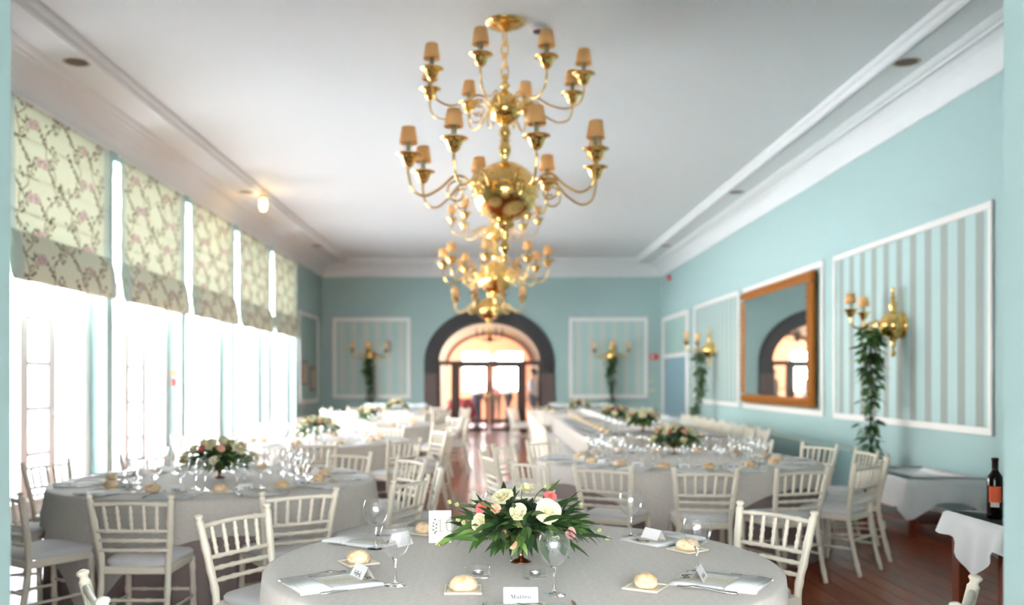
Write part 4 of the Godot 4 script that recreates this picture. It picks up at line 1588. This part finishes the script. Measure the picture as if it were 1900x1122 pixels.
func make_sconce(pos: Vector3, turn, angles, label):       # local +z points out of the wall
	var t = thing("wall_sconce", label, "wall lamp", pos, turn, "brass wall sconces")
	var st = st0()
	lathe(st, [Vector2(0, -0.36), Vector2(0.02, -0.35), Vector2(0.032, -0.32), Vector2(0.015, -0.285), Vector2(0.012, -0.26), Vector2(0.035, -0.23), Vector2(0.02, -0.20), Vector2(0.05, -0.15)], 16, Transform3D(Basis.IDENTITY, Vector3(0, 0, 0.10)))
	mk(st, "drop_finial", M.brass, t)
	st = st0()
	var ball = []
	for k in 13:
		var a = -PI / 2 + PI * k / 12
		ball.append(Vector2(maxf(0.0, 0.145 * cos(a)), 0.155 * sin(a)))
	lathe(st, ball, 24, Transform3D(Basis.IDENTITY, Vector3(0, 0, 0.10)))
	mk(st, "ball", M.brass, t)
	st = st0()
	lathe(st, [Vector2(0, 0), Vector2(0.15, 0), Vector2(0.15, 0.012), Vector2(0.11, 0.03), Vector2(0, 0.03)], 24, Transform3D(Basis(Vector3(1, 0, 0), Vector3(0, 0, 1), Vector3(0, -1, 0)), Vector3.ZERO))
	mk(st, "backplate", M.brass, t)
	st = st0()
	lathe(st, [Vector2(0.05, 0.14), Vector2(0.03, 0.17), Vector2(0.045, 0.20), Vector2(0.045, 0.25), Vector2(0.02, 0.28), Vector2(0.03, 0.31), Vector2(0.018, 0.34), Vector2(0.018, 0.40), Vector2(0.022, 0.42), Vector2(0, 0.43)], 16, Transform3D(Basis.IDENTITY, Vector3(0, 0, 0.10)))
	mk(st, "top_finial", M.brass, t)
	for an in angles:
		var a = deg_to_rad(an)
		var d = Vector3(sin(a), 0, cos(a))
		var o = Vector3(0, 0.0, 0.10)
		var pts = [o + d * 0.13, o + d * 0.2 + Vector3(0, 0.05, 0), o + d * 0.28 + Vector3(0, 0.02, 0), o + d * 0.38 + Vector3(0, -0.04, 0), o + d * 0.46 + Vector3(0, 0.0, 0), o + d * 0.48 + Vector3(0, 0.09, 0)]
		lamp_arm(t, pts, 4, 0.012, o + d * 0.48 + Vector3(0, 0.09, 0), 0.78, curl(o + d * 0.24 + Vector3(0, -0.05, 0), d, 0.07, 0.02, PI * 0.6, -PI * 1.5))
	return t

func garland(pts, label, single, sd, density):
	var t = thing("garland", label, "garland", pts[-1], 0.0, "leafy garlands on the sconces")
	var g = RandomNumberGenerator.new()
	g.seed = sd
	var path = spline(pts, 8)
	for i in path.size(): path[i] -= pts[-1]
	var st = st0()
	tube(st, path, 0.012, 6)
	mk(st, "stem", M.leaves[2], t)
	var merged = [st0(), st0(), st0()]
	for i in density:
		var f: float = float(i) / density * (path.size() - 1.001)
		var p: Vector3 = path[int(f)].lerp(path[int(f) + 1], f - int(f))
		var a = g.randf() * TAU
		var fat = 0.45 + 0.8 * absf(sin(f * 0.55 + 0.6 + 0.8 * sin(f * 1.3)))
		var dir = Vector3(cos(a), g.randf_range(-1.1, 0.25), sin(a)).normalized()
		var bs = Basis.looking_at(dir, Vector3.UP) * Basis(Vector3(0, 0, 1), g.randf_range(-0.8, 0.8))
		var xf = Transform3D(bs.scaled_local(Vector3(1.5, 1.0, 1.0) * g.randf_range(0.9, 1.4) * fat), p + dir * g.randf() * 0.10 * fat)
		var m = g.randi() % 3
		if single and i % 2 == 0: inst(MESH.leafs[2 if i % 3 else 1], "leaf", M.leaves[m], t, xf)
		else: merged[m].append_from(MESH.leafs[2 if i % 3 else 1], 0, xf)
	if true:
		for m in 3: inst(merged[m].commit(), "foliage", M.leaves[m], t).set_meta("kind", "stuff")

func ceiling_fittings():
	var n = 0
	for s in [-1, 1]:
		for d in [9.0, 15.25, 21.4]:
			var t = thing("ceiling_speaker", "round flush grey ceiling speaker on the %s side, level with the %s chandelier" % ["window" if s < 0 else "mirror-wall", ["entrance-end", "middle", "arch-end"][n % 3]], "speaker", V(4.10 * s, 4.60, d), 0.0, "flush ceiling speakers")
			var st = st0()
			lathe(st, [Vector2(0.105, 0.0), Vector2(0.118, -0.006), Vector2(0.13, -0.006), Vector2(0.135, 0.0)], 24)
			mk(st, "rim", M.poster, t)
			st = st0()
			lathe(st, [Vector2(0, -0.002), Vector2(0.06, -0.003), Vector2(0.106, -0.001)], 24)
			mk(st, "grille", relief(mat(Color(0.36, 0.32, 0.29), 0.7), noise_tex(0.2, 64, 1, 2), 0.1), t)
			n += 1
	var sm = thing("smoke_detector", "white smoke detector with dark grille beside the chandelier canopy", "detector", V(0.42, CEIL, 8.3))
	var st = st0()
	lathe(st, [Vector2(0, -0.042), Vector2(0.055, -0.04), Vector2(0.08, -0.03), Vector2(0.085, 0)], 20)
	mk(st, "base", M.trim, sm)
	st = st0()
	lathe(st, [Vector2(0, -0.066), Vector2(0.025, -0.064), Vector2(0.042, -0.055), Vector2(0.045, -0.04)], 16)
	mk(st, "sensor", mat(Color(0.35, 0.33, 0.35), 0.6), sm)
	# warm lit spotlight under the ceiling moulding
	var sp = thing("ceiling_spotlight", "small lit warm ceiling spotlight by the window-side border moulding", "lamp", V(-3.86, 4.57, 15.4))
	st = st0()
	lathe(st, [Vector2(0, -0.04), Vector2(0.06, -0.04), Vector2(0.07, -0.01), Vector2(0.07, 0.0)], 16)
	mk(st, "base", M.brass, sp)
	st = st0()
	lathe(st, [Vector2(0, -0.26), Vector2(0.05, -0.255), Vector2(0.065, -0.20), Vector2(0.06, -0.07), Vector2(0.03, -0.04), Vector2(0, -0.04)], 16)
	mk(st, "glass_bulb", M.lamp_glow, sp)
	var li = OmniLight3D.new()
	li.name = "spotlight_glow"
	li.light_color = Color(1, 0.84, 0.6)
	li.light_energy = 0.06
	li.light_size = 0.06
	li.omni_range = 30.0
	li.omni_attenuation = 2.0
	li.shadow_enabled = true
	li.position = Vector3(0, -0.16, 0)
	sp.add_child(li)

# ------------------------------------------------------------------ side tables and bottles
func side_tables():
	# low cloth-covered table against the side wall
	var t = thing("side_table", "low wooden side table under a white cloth against the side wall", "table", V(4.20, 0, 9.0))
	var st = st0(true)
	box(st, Vector3(0, 0.53, 0), Vector3(0.72, 0.03, 1.25), 0.004)
	mk(st, "tabletop", M.table_wood, t)
	for sx in [-0.3, 0.3]:
		for sz in [-0.56, 0.56]:
			st = st0(true)
			box(st, Vector3(sx, 0.258, sz), Vector3(0.055, 0.515, 0.055), 0.004)
			mk(st, "leg", M.table_wood, t)
	st = st0(true)
	box(st, Vector3(0, 0.13, 0), Vector3(0.54, 0.02, 1.06), 0.003)
	mk(st, "shelf", M.table_wood, t)
	cloth_square(0.38, 0.655, 0.549, V(4.20, 0, 9.0), [0.15, 0.20, 0.20, 0.10], 0.16, M.linen, "white cloth hanging over the low side table")
	# service table by the entrance with wine bottles
	var s = thing("service_table", "reddish wooden service table by the entrance carrying wine bottles", "table", V(2.86, 0, 4.59))
	st = st0(true)
	box(st, Vector3(0, 0.745, 0), Vector3(0.84, 0.035, 0.56), 0.005)
	mk(st, "tabletop", M.table_wood, s)
	for sx in [-0.37, 0.37]:
		for sz in [-0.22, 0.22]:
			st = st0(true)
			box(st, Vector3(sx, 0.364, sz), Vector3(0.08, 0.728, 0.08), 0.005)
			mk(st, "leg", M.table_wood, s)
	cloth_square(0.43, 0.29, 0.768, V(2.86, 0, 4.59), [0.11, 0.12, 0.10, 0.10], 0.20, M.linen, "white cloth with a hanging corner on the wine service table", true)
	var first = thing("wine_bottle", "dark wine bottle with orange label by the table corner", "bottle", V(2.515, 0.772, 4.55), -0.43, "wine bottles on the service table")
	st = st0()
	lathe(st, [Vector2(0, 0.004), Vector2(0.034, 0.0), Vector2(0.0375, 0.005), Vector2(0.0375, 0.19), Vector2(0.034, 0.212), Vector2(0.018, 0.236), Vector2(0.0145, 0.25), Vector2(0.0140, 0.292), Vector2(0.0165, 0.294), Vector2(0.0165, 0.302), Vector2(0.0145, 0.305), Vector2(0, 0.305)], 28)
	mk(st, "glass_body", M.bottle, first)
	st = st0()
	lathe(st, [Vector2(0.0152, 0.245), Vector2(0.0150, 0.290), Vector2(0.0172, 0.293), Vector2(0.0172, 0.303), Vector2(0.012, 0.3062), Vector2(0, 0.3062)], 20)
	mk(st, "capsule", mat(Color(0.10, 0.03, 0.03), 0.35), first)
	for q in [[0.9, 2.4, 0.085, 0.165, M.orange], [-2.2, -0.2, 0.085, 0.165, M.orange], [1.1, 2.2, 0.062, 0.086, M.label_white]]:
		st = st0()
		for k in 12:
			var a0: float = lerpf(q[0], q[1], k / 12.0)
			var a1: float = lerpf(q[0], q[1], (k + 1) / 12.0)
			var r = 0.0379
			quad(st, Vector3(cos(a1) * r, q[2], sin(a1) * r), Vector3(cos(a0) * r, q[2], sin(a0) * r), Vector3(cos(a0) * r, q[3], sin(a0) * r), Vector3(cos(a1) * r, q[3], sin(a1) * r))
		mk(st, "label", q[4], first)
	dup(first, V(2.60, 0.772, 4.56), 1.2, "second dark wine bottle with orange label, farther from the table corner", "wine bottles on the service table")

func cloth_square(hx, hz, y, at, drops, tip, m, label, midtip = false):
	# drops on -x, +z (entrance), +x, -z sides; corners hang lower by tip
	var st = st0()
	var pts = []
	var dr = []
	var n = 24
	var cs = [Vector2(-hx, -hz), Vector2(-hx, hz), Vector2(hx, hz), Vector2(hx, -hz)]
	for s in 4:
		for k in n:
			var f = float(k) / n
			pts.append(cs[s].lerp(cs[(s + 1) % 4], f))
			var near: float = minf(f, 1 - f)
			dr.append(drops[s] + tip * (maxf(0.0, 1.0 - absf(f - 0.58) * 2.6) if midtip else exp(-pow(near * 4.5, 2))))
	var P = func(i, lv):
		var p: Vector2 = pts[i % pts.size()]
		if lv == 0: return Vector3(p.x * 0.97, y, p.y * 0.97)
		var out = Vector2(clampf(p.x / hx * 40 - 39 * signf(p.x), -1, 1) if absf(p.x) > hx * 0.97 else 0.0, clampf(p.y / hz * 40 - 39 * signf(p.y), -1, 1) if absf(p.y) > hz * 0.97 else 0.0)
		var f = (lv - 1) / 5.0
		var q = p + out * (0.006 + 0.03 * f + 0.018 * f * sin(i * 0.9))
		return Vector3(q.x, y - 0.006 - dr[i % dr.size()] * f, q.y)
	var N: int = pts.size()
	for i in N:
		tri(st, Vector3(0, y, 0), P.call(i, 0), P.call(i + 1, 0))
		for lv in 6: quad(st, P.call(i, lv), P.call(i + 1, lv), P.call(i + 1, lv + 1), P.call(i, lv + 1))
	var o = mk(st, "tablecloth", m)
	o.position = at
	tag(o, label, "tablecloth")

# ------------------------------------------------------------------ people in the lobby
func body_mesh(bones, cell):
	# bones: [a, b, ra, rb, colour]; smooth union meshed as surface nets
	var lo = Vector3(9, 9, 9)
	var hi = -lo
	for b in bones:
		for q in [[b[0], b[2]], [b[1], b[3]]]:
			lo = lo.min(q[0] - Vector3.ONE * (q[1] + 0.06))
			hi = hi.max(q[0] + Vector3.ONE * (q[1] + 0.06))
	var n = Vector3i(((hi - lo) / cell).ceil()) + Vector3i.ONE
	var val = PackedFloat32Array()
	val.resize(n.x * n.y * n.z)
	val.fill(1.0)
	var own = PackedInt32Array()
	own.resize(val.size())
	var kk = 0.035
	for bi in bones.size():
		var b: Array = bones[bi]
		var ab: Vector3 = b[1] - b[0]
		var l2 = maxf(ab.length_squared(), 1e-9)
		var rm: float = maxf(b[2], b[3]) + 0.09
		var p0 = Vector3i((((b[0] as Vector3).min(b[1]) - Vector3.ONE * rm - lo) / cell).floor()).clamp(Vector3i.ZERO, n - Vector3i.ONE)
		var p1 = Vector3i((((b[0] as Vector3).max(b[1]) + Vector3.ONE * rm - lo) / cell).ceil()).clamp(Vector3i.ZERO, n - Vector3i.ONE)
		for z in range(p0.z, p1.z + 1):
			for y in range(p0.y, p1.y + 1):
				for x in range(p0.x, p1.x + 1):
					var p = lo + Vector3(x, y, z) * cell
					var h = clampf((p - b[0]).dot(ab) / l2, 0, 1)
					var d: float = (p - b[0] - ab * h).length() - lerpf(b[2], b[3], h)
					var i = (z * n.y + y) * n.x + x
					var e = val[i]
					if d < e: own[i] = bi
					var m = maxf(kk - absf(d - e), 0.0) / kk
					val[i] = minf(d, e) - m * m * kk * 0.25
	var st = st0()
	var vert = {}
	var pos = []
	var cols = []
	for z in n.z - 1:
		for y in n.y - 1:
			for x in n.x - 1:
				var sum = Vector3.ZERO
				var c = 0
				var near = 9.0
				var o = 0
				var v = []
				for k in 8:
					var i = ((z + (k >> 2)) * n.y + y + ((k >> 1) & 1)) * n.x + x + (k & 1)
					v.append(val[i])
					if absf(val[i]) < near:
						near = absf(val[i]); o = own[i]
				for ed in [[0, 1], [2, 3], [4, 5], [6, 7], [0, 2], [1, 3], [4, 6], [5, 7], [0, 4], [1, 5], [2, 6], [3, 7]]:
					var a: float = v[ed[0]]
					var b: float = v[ed[1]]
					if (a < 0) != (b < 0):
						var f = a / (a - b)
						var pa = Vector3(ed[0] & 1, (ed[0] >> 1) & 1, ed[0] >> 2)
						var pb = Vector3(ed[1] & 1, (ed[1] >> 1) & 1, ed[1] >> 2)
						sum += pa.lerp(pb, f)
						c += 1
				if c:
					vert[Vector3i(x, y, z)] = pos.size()
					pos.append(lo + (Vector3(x, y, z) + sum / c) * cell)
					cols.append(bones[o][4])
	for key in vert:
		for axis in 3:
			var a1 = (axis + 1) % 3
			var a2 = (axis + 2) % 3
			var e1 = Vector3i.ZERO
			var e2 = Vector3i.ZERO
			var e0 = Vector3i.ZERO
			e1[a1] = 1; e2[a2] = 1; e0[axis] = 1
			var q: Vector3i = key
			var i0 = (q.z * n.y + q.y) * n.x + q.x
			var j: Vector3i = q + e0
			var i1 = (j.z * n.y + j.y) * n.x + j.x
			if (val[i0] < 0) == (val[i1] < 0): continue
			if not (vert.has(q - e1) and vert.has(q - e2) and vert.has(q - e1 - e2)): continue
			var ids = [vert[q], vert[q - e1], vert[q - e1 - e2], vert[q - e2]]
			if val[i0] > 0: ids.reverse()
			for w in [0, 2, 1, 0, 3, 2]:
				st.set_color(cols[ids[w]])
				st.add_vertex(pos[ids[w]])
	return st

func person(at: Vector3, turn, label, shirt, trousers, skin, hair, pose):
	var S = 1.0
	var b = []
	var J = func(x, y, z): return Vector3(x, y, z)
	var hip = 0.93
	# legs
	for s in [-1.0, 1.0]:
		var st: float = pose.stride * s
		b.append([J.call(0.09 * s, hip, 0), J.call(0.10 * s, 0.50, -st * 0.5 - 0.02), 0.092, 0.060, trousers])
		b.append([J.call(0.10 * s, 0.50, -st * 0.5 - 0.02), J.call(0.105 * s, 0.09, -st), 0.060, 0.042, trousers])
		b.append([J.call(0.105 * s, 0.045, -st + 0.03), J.call(0.12 * s, 0.035, -st - 0.13), 0.042, 0.034, Color(0.03, 0.025, 0.02)])
		b.append([J.call(0.19 * s, 1.42, 0), J.call(0.24 * s, 1.13, 0.02), 0.052, 0.042, shirt])
		var hand: Vector3 = J.call(0.25 * s, 0.88, -0.08) if s != pose.raise else J.call(0.10 * s, 1.20, -0.30)
		var el = J.call(0.24 * s, 1.13, 0.02) as Vector3
		b.append([el, hand, 0.042, 0.030, shirt if pose.sleeve else skin])
		b.append([hand, hand + (hand - el).normalized() * 0.08, 0.034, 0.026, skin])
		for f in 4: b.append([hand + (hand - el).normalized() * 0.07 + Vector3(0, 0, (f - 1.5) * 0.018), hand + (hand - el).normalized() * (0.13 + 0.01 * (f % 2)) + Vector3(0, -0.01, (f - 1.5) * 0.018 - 0.01), 0.011, 0.009, skin])
		b.append([hand + Vector3(0, 0, -0.03), hand + (hand - el).normalized() * 0.06 + Vector3(0, 0, -0.055), 0.012, 0.010, skin])
	b.append([J.call(-0.07, hip, 0), J.call(0.07, hip, 0), 0.125, 0.125, trousers])
	b.append([J.call(0, 1.02, 0), J.call(0, 1.18, -0.01), 0.14, 0.145, shirt])
	b.append([J.call(-0.07, 1.30, 0), J.call(0.07, 1.30, 0), 0.135, 0.135, shirt])
	b.append([J.call(-0.15, 1.41, 0), J.call(0.15, 1.41, 0), 0.065, 0.065, shirt])
	b.append([J.call(0, 1.42, 0), J.call(0, 1.54, -0.01), 0.055, 0.052, skin])
	b.append([J.call(0, 1.60, -0.02), J.call(0, 1.66, -0.005), 0.078, 0.090, skin])
	b.append([J.call(0, 1.66, -0.09), J.call(0, 1.625, -0.112), 0.010, 0.014, skin])
	for s in [-1.0, 1.0]: b.append([J.call(0.088 * s, 1.65, 0), J.call(0.092 * s, 1.625, 0), 0.018, 0.013, skin])
	b.append([J.call(0, 1.70, 0.015), J.call(0, 1.66, 0.04), 0.092, 0.085, hair])
	var o = mk(body_mesh(b, 0.021), "person", M.person)
	o.position = at
	o.rotation.y = turn
	tag(o, label, "person")

func people():
	var skin = Color(0.55, 0.33, 0.24)
	var dark = Color(0.03, 0.02, 0.015)
	person(V(-0.42, 0, 27.0), face(0.8, -0.6), "person in a pale shirt and navy trousers standing in the lobby", Color(0.55, 0.55, 0.60), Color(0.05, 0.06, 0.14), skin, dark, {"stride": 0.12, "raise": 1.0, "sleeve": true})
	person(V(0.52, 0, 27.6), face(-0.9, 0.2), "person in a green top and dark trousers behind the arched doors", Color(0.35, 0.36, 0.25), Color(0.05, 0.05, 0.06), skin, dark, {"stride": 0.08, "raise": -1.0, "sleeve": false})
	person(V(1.20, 0, 26.2), face(-0.9, 0.5), "dark-haired person in a white shirt and grey trousers at the sidelight", Color(0.75, 0.74, 0.78), Color(0.12, 0.13, 0.15), skin, dark, {"stride": 0.1, "raise": 1.0, "sleeve": false})
	person(V(0.15, 0, 29.6), face(0.3, -1.0), "person in a pink top farther inside the lobby", Color(0.70, 0.30, 0.30), Color(0.25, 0.22, 0.2), skin, dark, {"stride": 0.1, "raise": 0.0, "sleeve": false})
	# red lobby armchairs
	for k in 2:
		var t = thing("armchair", ["red upholstered lobby armchair by the sidelight pane", "red upholstered lobby armchair behind the door leaf"][k], "armchair", V([-1.15, -0.75][k], 0, [26.6, 28.0][k]), [2.6, 3.4][k])
		var red = mat(Color(0.62, 0.16, 0.17), 0.8)
		var st = st0(true)
		box(st, Vector3(0, 0.30, 0), Vector3(0.6, 0.24, 0.6), 0.04)
		mk(st, "seat", red, t)
		st = st0(true)
		box(st, Vector3(0, 0.62, 0.26), Vector3(0.6, 0.5, 0.14), 0.05)
		mk(st, "backrest", red, t)
		for s in [-1, 1]:
			st = st0(true)
			box(st, Vector3(s * 0.33, 0.42, 0), Vector3(0.11, 0.42, 0.6), 0.04)
			mk(st, "armrest", red, t)
			for z in [-1, 1]:
				st = st0()
				tube(st, [Vector3(s * 0.27, 0, z * 0.25), Vector3(s * 0.27, 0.19, z * 0.25)], [0.015, 0.022])
				mk(st, "leg", M.door_wood, t)

# ------------------------------------------------------------------ the laid tables
func number_table():
	# number card on its little stand
	var d = F * 0.72 / (1012.0 - 703.0)
	var nc = thing("table_number_card", "white table card with number 10 and a leaf sprig", "card", V((815.0 - 912.0) * d / F, TOP + 0.002, d), 0.12)
	var st = st0(true)
	quv(st, Vector3(-0.045, 0.012, 0.004), Vector3(0.052, 0.012, 0.004), Vector3(0.052, 0.15, 0), Vector3(-0.045, 0.15, 0), Vector2(0, 1), Vector2(1, 1), Vector2(1, 0), Vector2(0, 0))
	quv(st, Vector3(-0.045, 0.15, -0.001), Vector3(0.052, 0.15, -0.001), Vector3(0.052, 0.012, 0.003), Vector3(-0.045, 0.012, 0.003), Vector2(0, 0), Vector2(0.1, 0), Vector2(0.1, 0.1), Vector2(0, 0.1))
	var card = mk(st, "card", M.sprig, nc)
	var tm = TextMesh.new()
	var f = SystemFont.new()
	f.font_names = PackedStringArray(["Droid Serif"])
	tm.font = f
	tm.text = "10"
	tm.font_size = 64
	tm.pixel_size = 0.00115
	tm.depth = 0.0006
	inst(tm, "number", M.pale_ink, card, Transform3D(Basis(Vector3.RIGHT, 0), Vector3(0.024, 0.084, 0.0034)))
	st = st0()
	lathe(st, [Vector2(0, 0), Vector2(0.016, 0), Vector2(0.016, 0.004), Vector2(0.008, 0.010), Vector2(0.006, 0.016), Vector2(0, 0.016)], 14)
	mk(st, "holder", M.brass, nc)
	var tn = "number ten table"
	var pt = func(px, py):
		var dd: float = F * 0.72 / (py - 703.0)
		return V((px - 912.0) * dd / F, TOP + 0.002, dd)
	# per seat: angle, napkin radius and side, roll, glass, card
	var seats = [
		[211.0, [665, 1046], [733, 1086], [672, 1076]],
		[148.0, [787, 990], [697, 1018], null],
		[270.0, [860, 1097], [1028, 1104], [966, 1122]],
		[330.0, [1198, 1092], [1293, 1062], [1296, 1080]],
		[36.0, [1276, 1022], [1170, 996], [1212, 1004]],
		[90.0, null, null, null]]
	var k = 0
	for s in seats:
		var a = deg_to_rad(s[0])
		var px = 0.12 + 0.98 * cos(a)
		var pd = 3.6 + 0.98 * sin(a)
		var fx = -cos(a)
		var fd = -sin(a)
		var turn = face(fx, fd)
		var end: String = "at the %s, %s" % [tn, sector(s[0])]
		var at = func(side, inw): return V(px + fd * side + fx * inw, TOP + 0.002, pd - fx * side + fd * inw)
		put_napkin(end, tn, at.call(0.0, 0.125 if k == 2 else 0.19), turn, true)
		put_cutlery(end, tn, at.call(0.14, 0.20), turn, "knife")
		put_cutlery(end, tn, at.call(-0.145, 0.20), turn, "fork")
		put_roll(end, tn, pt.call(s[1][0], s[1][1]) if s[1] else at.call(-0.25, 0.40), turn)
		put_glass("wine", "large clear wine glass " + end, "wine glasses at the " + tn, pt.call(s[2][0], s[2][1]) if s[2] else at.call(0.10, 0.42))
		put_card(end, tn, pt.call(s[3][0], s[3][1]) if s[3] else at.call(-0.02, 0.36), turn + [0.0, 0.0, 0.0, 0.15, -0.1, 0.0][k] , k, "Matteo" if k == 2 else "")
		k += 1

func lay_tables():
	MESH.g_wine = make_glass("wine_glass", 0.205, 0.054, "", "glass")
	MESH.g_water = make_glass("water_glass", 0.185, 0.047, "", "glass")
	MESH.g_white = make_glass("white_wine_glass", 0.170, 0.039, "", "glass")
	var ones = ["number ten table", "first window-row table", "round wall-side table"]
	var rounds = [
		{"name": "number ten table", "label": "round table with the number ten card, six places laid", "x": 0.12, "d": 3.6, "r": 0.975, "half": 1.32, "turn": 0.55, "seats": [150, 211, 270, 326, 35, 90], "rc": 1.30, "detail": -1},
		{"name": "first window-row table", "label": "round table by the windows, next after the number ten table", "x": -1.95, "d": 6.5, "r": 1.09, "half": 1.30, "turn": 0.35, "seats": [-90, -57, -25, 7, 35, 63, 95, 128, 160, -161, -122], "rc": 1.32, "detail": 2},
		{"name": "round wall-side table", "label": "round table on the mirror-wall side, beside the low side table", "x": 1.65, "d": 8.15, "r": 1.22, "half": 1.35, "turn": 0.62, "seats": [-94.6, -70.6, -46, -22, 2, 26, 52, 78, 104, 130, 152, 173, -165, -142, -119], "rc": 1.47, "detail": 1},
		{"name": "second window-row table", "label": "second round table by the windows counted from the number ten table", "x": -2.05, "d": 10.7, "r": 1.09, "half": 1.30, "turn": 0.2, "seats": [-80, -44, -8, 28, 64, 100, 136, 172, -152, -116], "rc": 1.32, "detail": 0},
		{"name": "third window-row table", "label": "third round table by the windows counted from the number ten table", "x": -1.95, "d": 14.5, "r": 1.09, "half": 1.30, "turn": 0.4, "seats": [-75, -39, -3, 33, 69, 105, 141, 177, -147, -111], "rc": 1.32, "detail": 0},
		{"name": "fourth window-row table", "label": "last round table by the windows, before the arched doorway wall", "x": -2.05, "d": 19.6, "r": 1.09, "half": 1.30, "turn": 0.1, "seats": [-85, -49, -13, 23, 59, 95, 131, 167, -157, -121], "rc": 1.32, "detail": 0},
		{"name": "last wall-side table", "label": "round table on the mirror-wall side before the arched doorway wall", "x": 1.95, "d": 20.2, "r": 1.09, "half": 1.30, "turn": 0.3, "seats": [-95, -59, -23, 13, 49, 85, 121, 157, -167, -131], "rc": 1.32, "detail": 0}]
	var first
	var put_chair = func(x, d, fx, fd, lab, grp):
		if first: dup(first, V(x, 0, d), face(fx, fd), lab, grp)
		else:
			first = make_chair(lab, grp)
			first.position = V(x, 0, d)
			first.rotation.y = face(fx, fd)
		return first
	rng.seed = 5
	for t in rounds:
		make_round_table(t)
		var k = 0
		for s in t.seats:
			var a = deg_to_rad(s)
			var grp: String = "chairs at the " + t.name
			var lab: String = "cream chiavari chair at the %s, %s" % [t.name, sector(s)]
			var o = put_chair.call(t.x + t.rc * cos(a), t.d + t.rc * sin(a), -cos(a), -sin(a), lab, grp)
			first = o
			if t.detail >= 0: lay_place(t.name, sector(s), t.x + t.r * cos(a), t.d + t.r * sin(a), -cos(a), -sin(a), t.detail, k)
			k += 1
	number_table()
	# the long table under the mirror
	var L = {"name": "long wall-side table", "label": "long rectangular banquet table on the mirror-wall side below the gilt mirror", "x": 2.1, "d": 14.15, "hw": 0.95, "hl": 2.85}
	make_long_table(L)
	for side in [-1, 1]:
		for k in 9:
			var d: float = L.d - 2.4 + k * 0.6
			var sec: String = ["aisle side, ", "mirror-wall side, "][(side + 1) / 2] + ["first", "second", "third", "fourth", "fifth", "sixth", "seventh", "eighth", "ninth"][k] + " from entrance end"
			put_chair.call(L.x + side * 1.15, d, -side, 0, "cream chiavari chair at the %s, %s" % [L.name, sec], "chairs along the " + L.name)
			lay_place(L.name, sec, L.x + side * L.hw, d, -side, 0, 0, k)
	for g in ["g_wine", "g_water", "g_white"]:       # the patterns themselves stand at the long table's ends
		pass
	var ends = [["g_wine", 0.10, 0.42, "large wine glass at the end of the long wall-side table"], ["g_water", 0.02, 0.47, "medium stemmed water glass at the end of the long wall-side table"], ["g_white", 0.17, 0.36, "small stemmed wine glass at the end of the long wall-side table"]]
	for e in ends:
		var o = MESH[e[0]]
		o.position = V(L.x + e[1], TOP + 0.002, L.d - L.hl + e[2])
		o.set_meta("label", e[3])
	flowers([[-1.98, 6.62, "first window-row table", 1.0, true], [1.75, 8.7, "round wall-side table", 1.0, true], [-2.05, 10.7, "second window-row table", 1.0, false], [2.1, 12.6, "long wall-side table, entrance end", 1.05, false], [2.1, 15.4, "long wall-side table, arch end", 1.0, false], [-1.95, 14.5, "third window-row table", 1.0, false], [-2.05, 19.6, "fourth window-row table", 1.0, false], [1.95, 20.2, "last wall-side table", 1.0, false]])
	candles()

func _ready():
	make_materials()
	set_view()
	build_shell()
	cornice()
	windows()
	wall_dressing()
	doorway()
	blinds()
	make_small_meshes()
	lay_tables()
	lamp_meshes()
	make_chandelier()
	make_sconce(V(WX, 2.08, 10.32), -PI / 2, [0, -72], "brass wall sconce on the wide striped panel beside the gilt mirror")
	make_sconce(V(WX, 2.08, 19.0), -PI / 2, [0, -72], "brass wall sconce on the striped panel between mirror and service door")
	make_sconce(V(-3.33, 2.10, ZB), 0.0, [-75, 0, 75], "three-light brass sconce on the far striped panel by the windows")
	make_sconce(V(3.27, 2.10, ZB), 0.0, [-75, 0, 75], "three-light brass sconce on the far striped panel by the fire sign")
	garland([V(4.30, 2.06, 10.3), V(4.27, 1.75, 10.28), V(4.30, 1.4, 10.3), V(4.27, 1.0, 10.27), V(4.30, 0.52, 10.28)], "long leafy garland hanging from the sconce beside the gilt mirror", true, 3, 580)
	garland([V(4.30, 2.06, 18.9), V(4.33, 1.6, 18.85), V(4.28, 1.1, 18.85), V(4.15, 0.62, 18.8)], "leafy garland hanging from the sconce next to the service door", false, 4, 420)
	garland([V(-3.33, 2.05, ZB - 0.28), V(-3.35, 1.7, ZB - 0.26), V(-3.30, 1.2, ZB - 0.27), V(-3.33, 0.7, ZB - 0.27)], "leafy garland hanging from the far sconce by the windows", false, 5, 420)
	garland([V(3.27, 2.05, ZB - 0.28), V(3.24, 1.7, ZB - 0.26), V(3.28, 1.2, ZB - 0.27), V(3.25, 0.7, ZB - 0.27)], "leafy garland hanging from the far sconce by the fire sign", false, 6, 420)
	side_tables()
	people()
	ceiling_fittings()
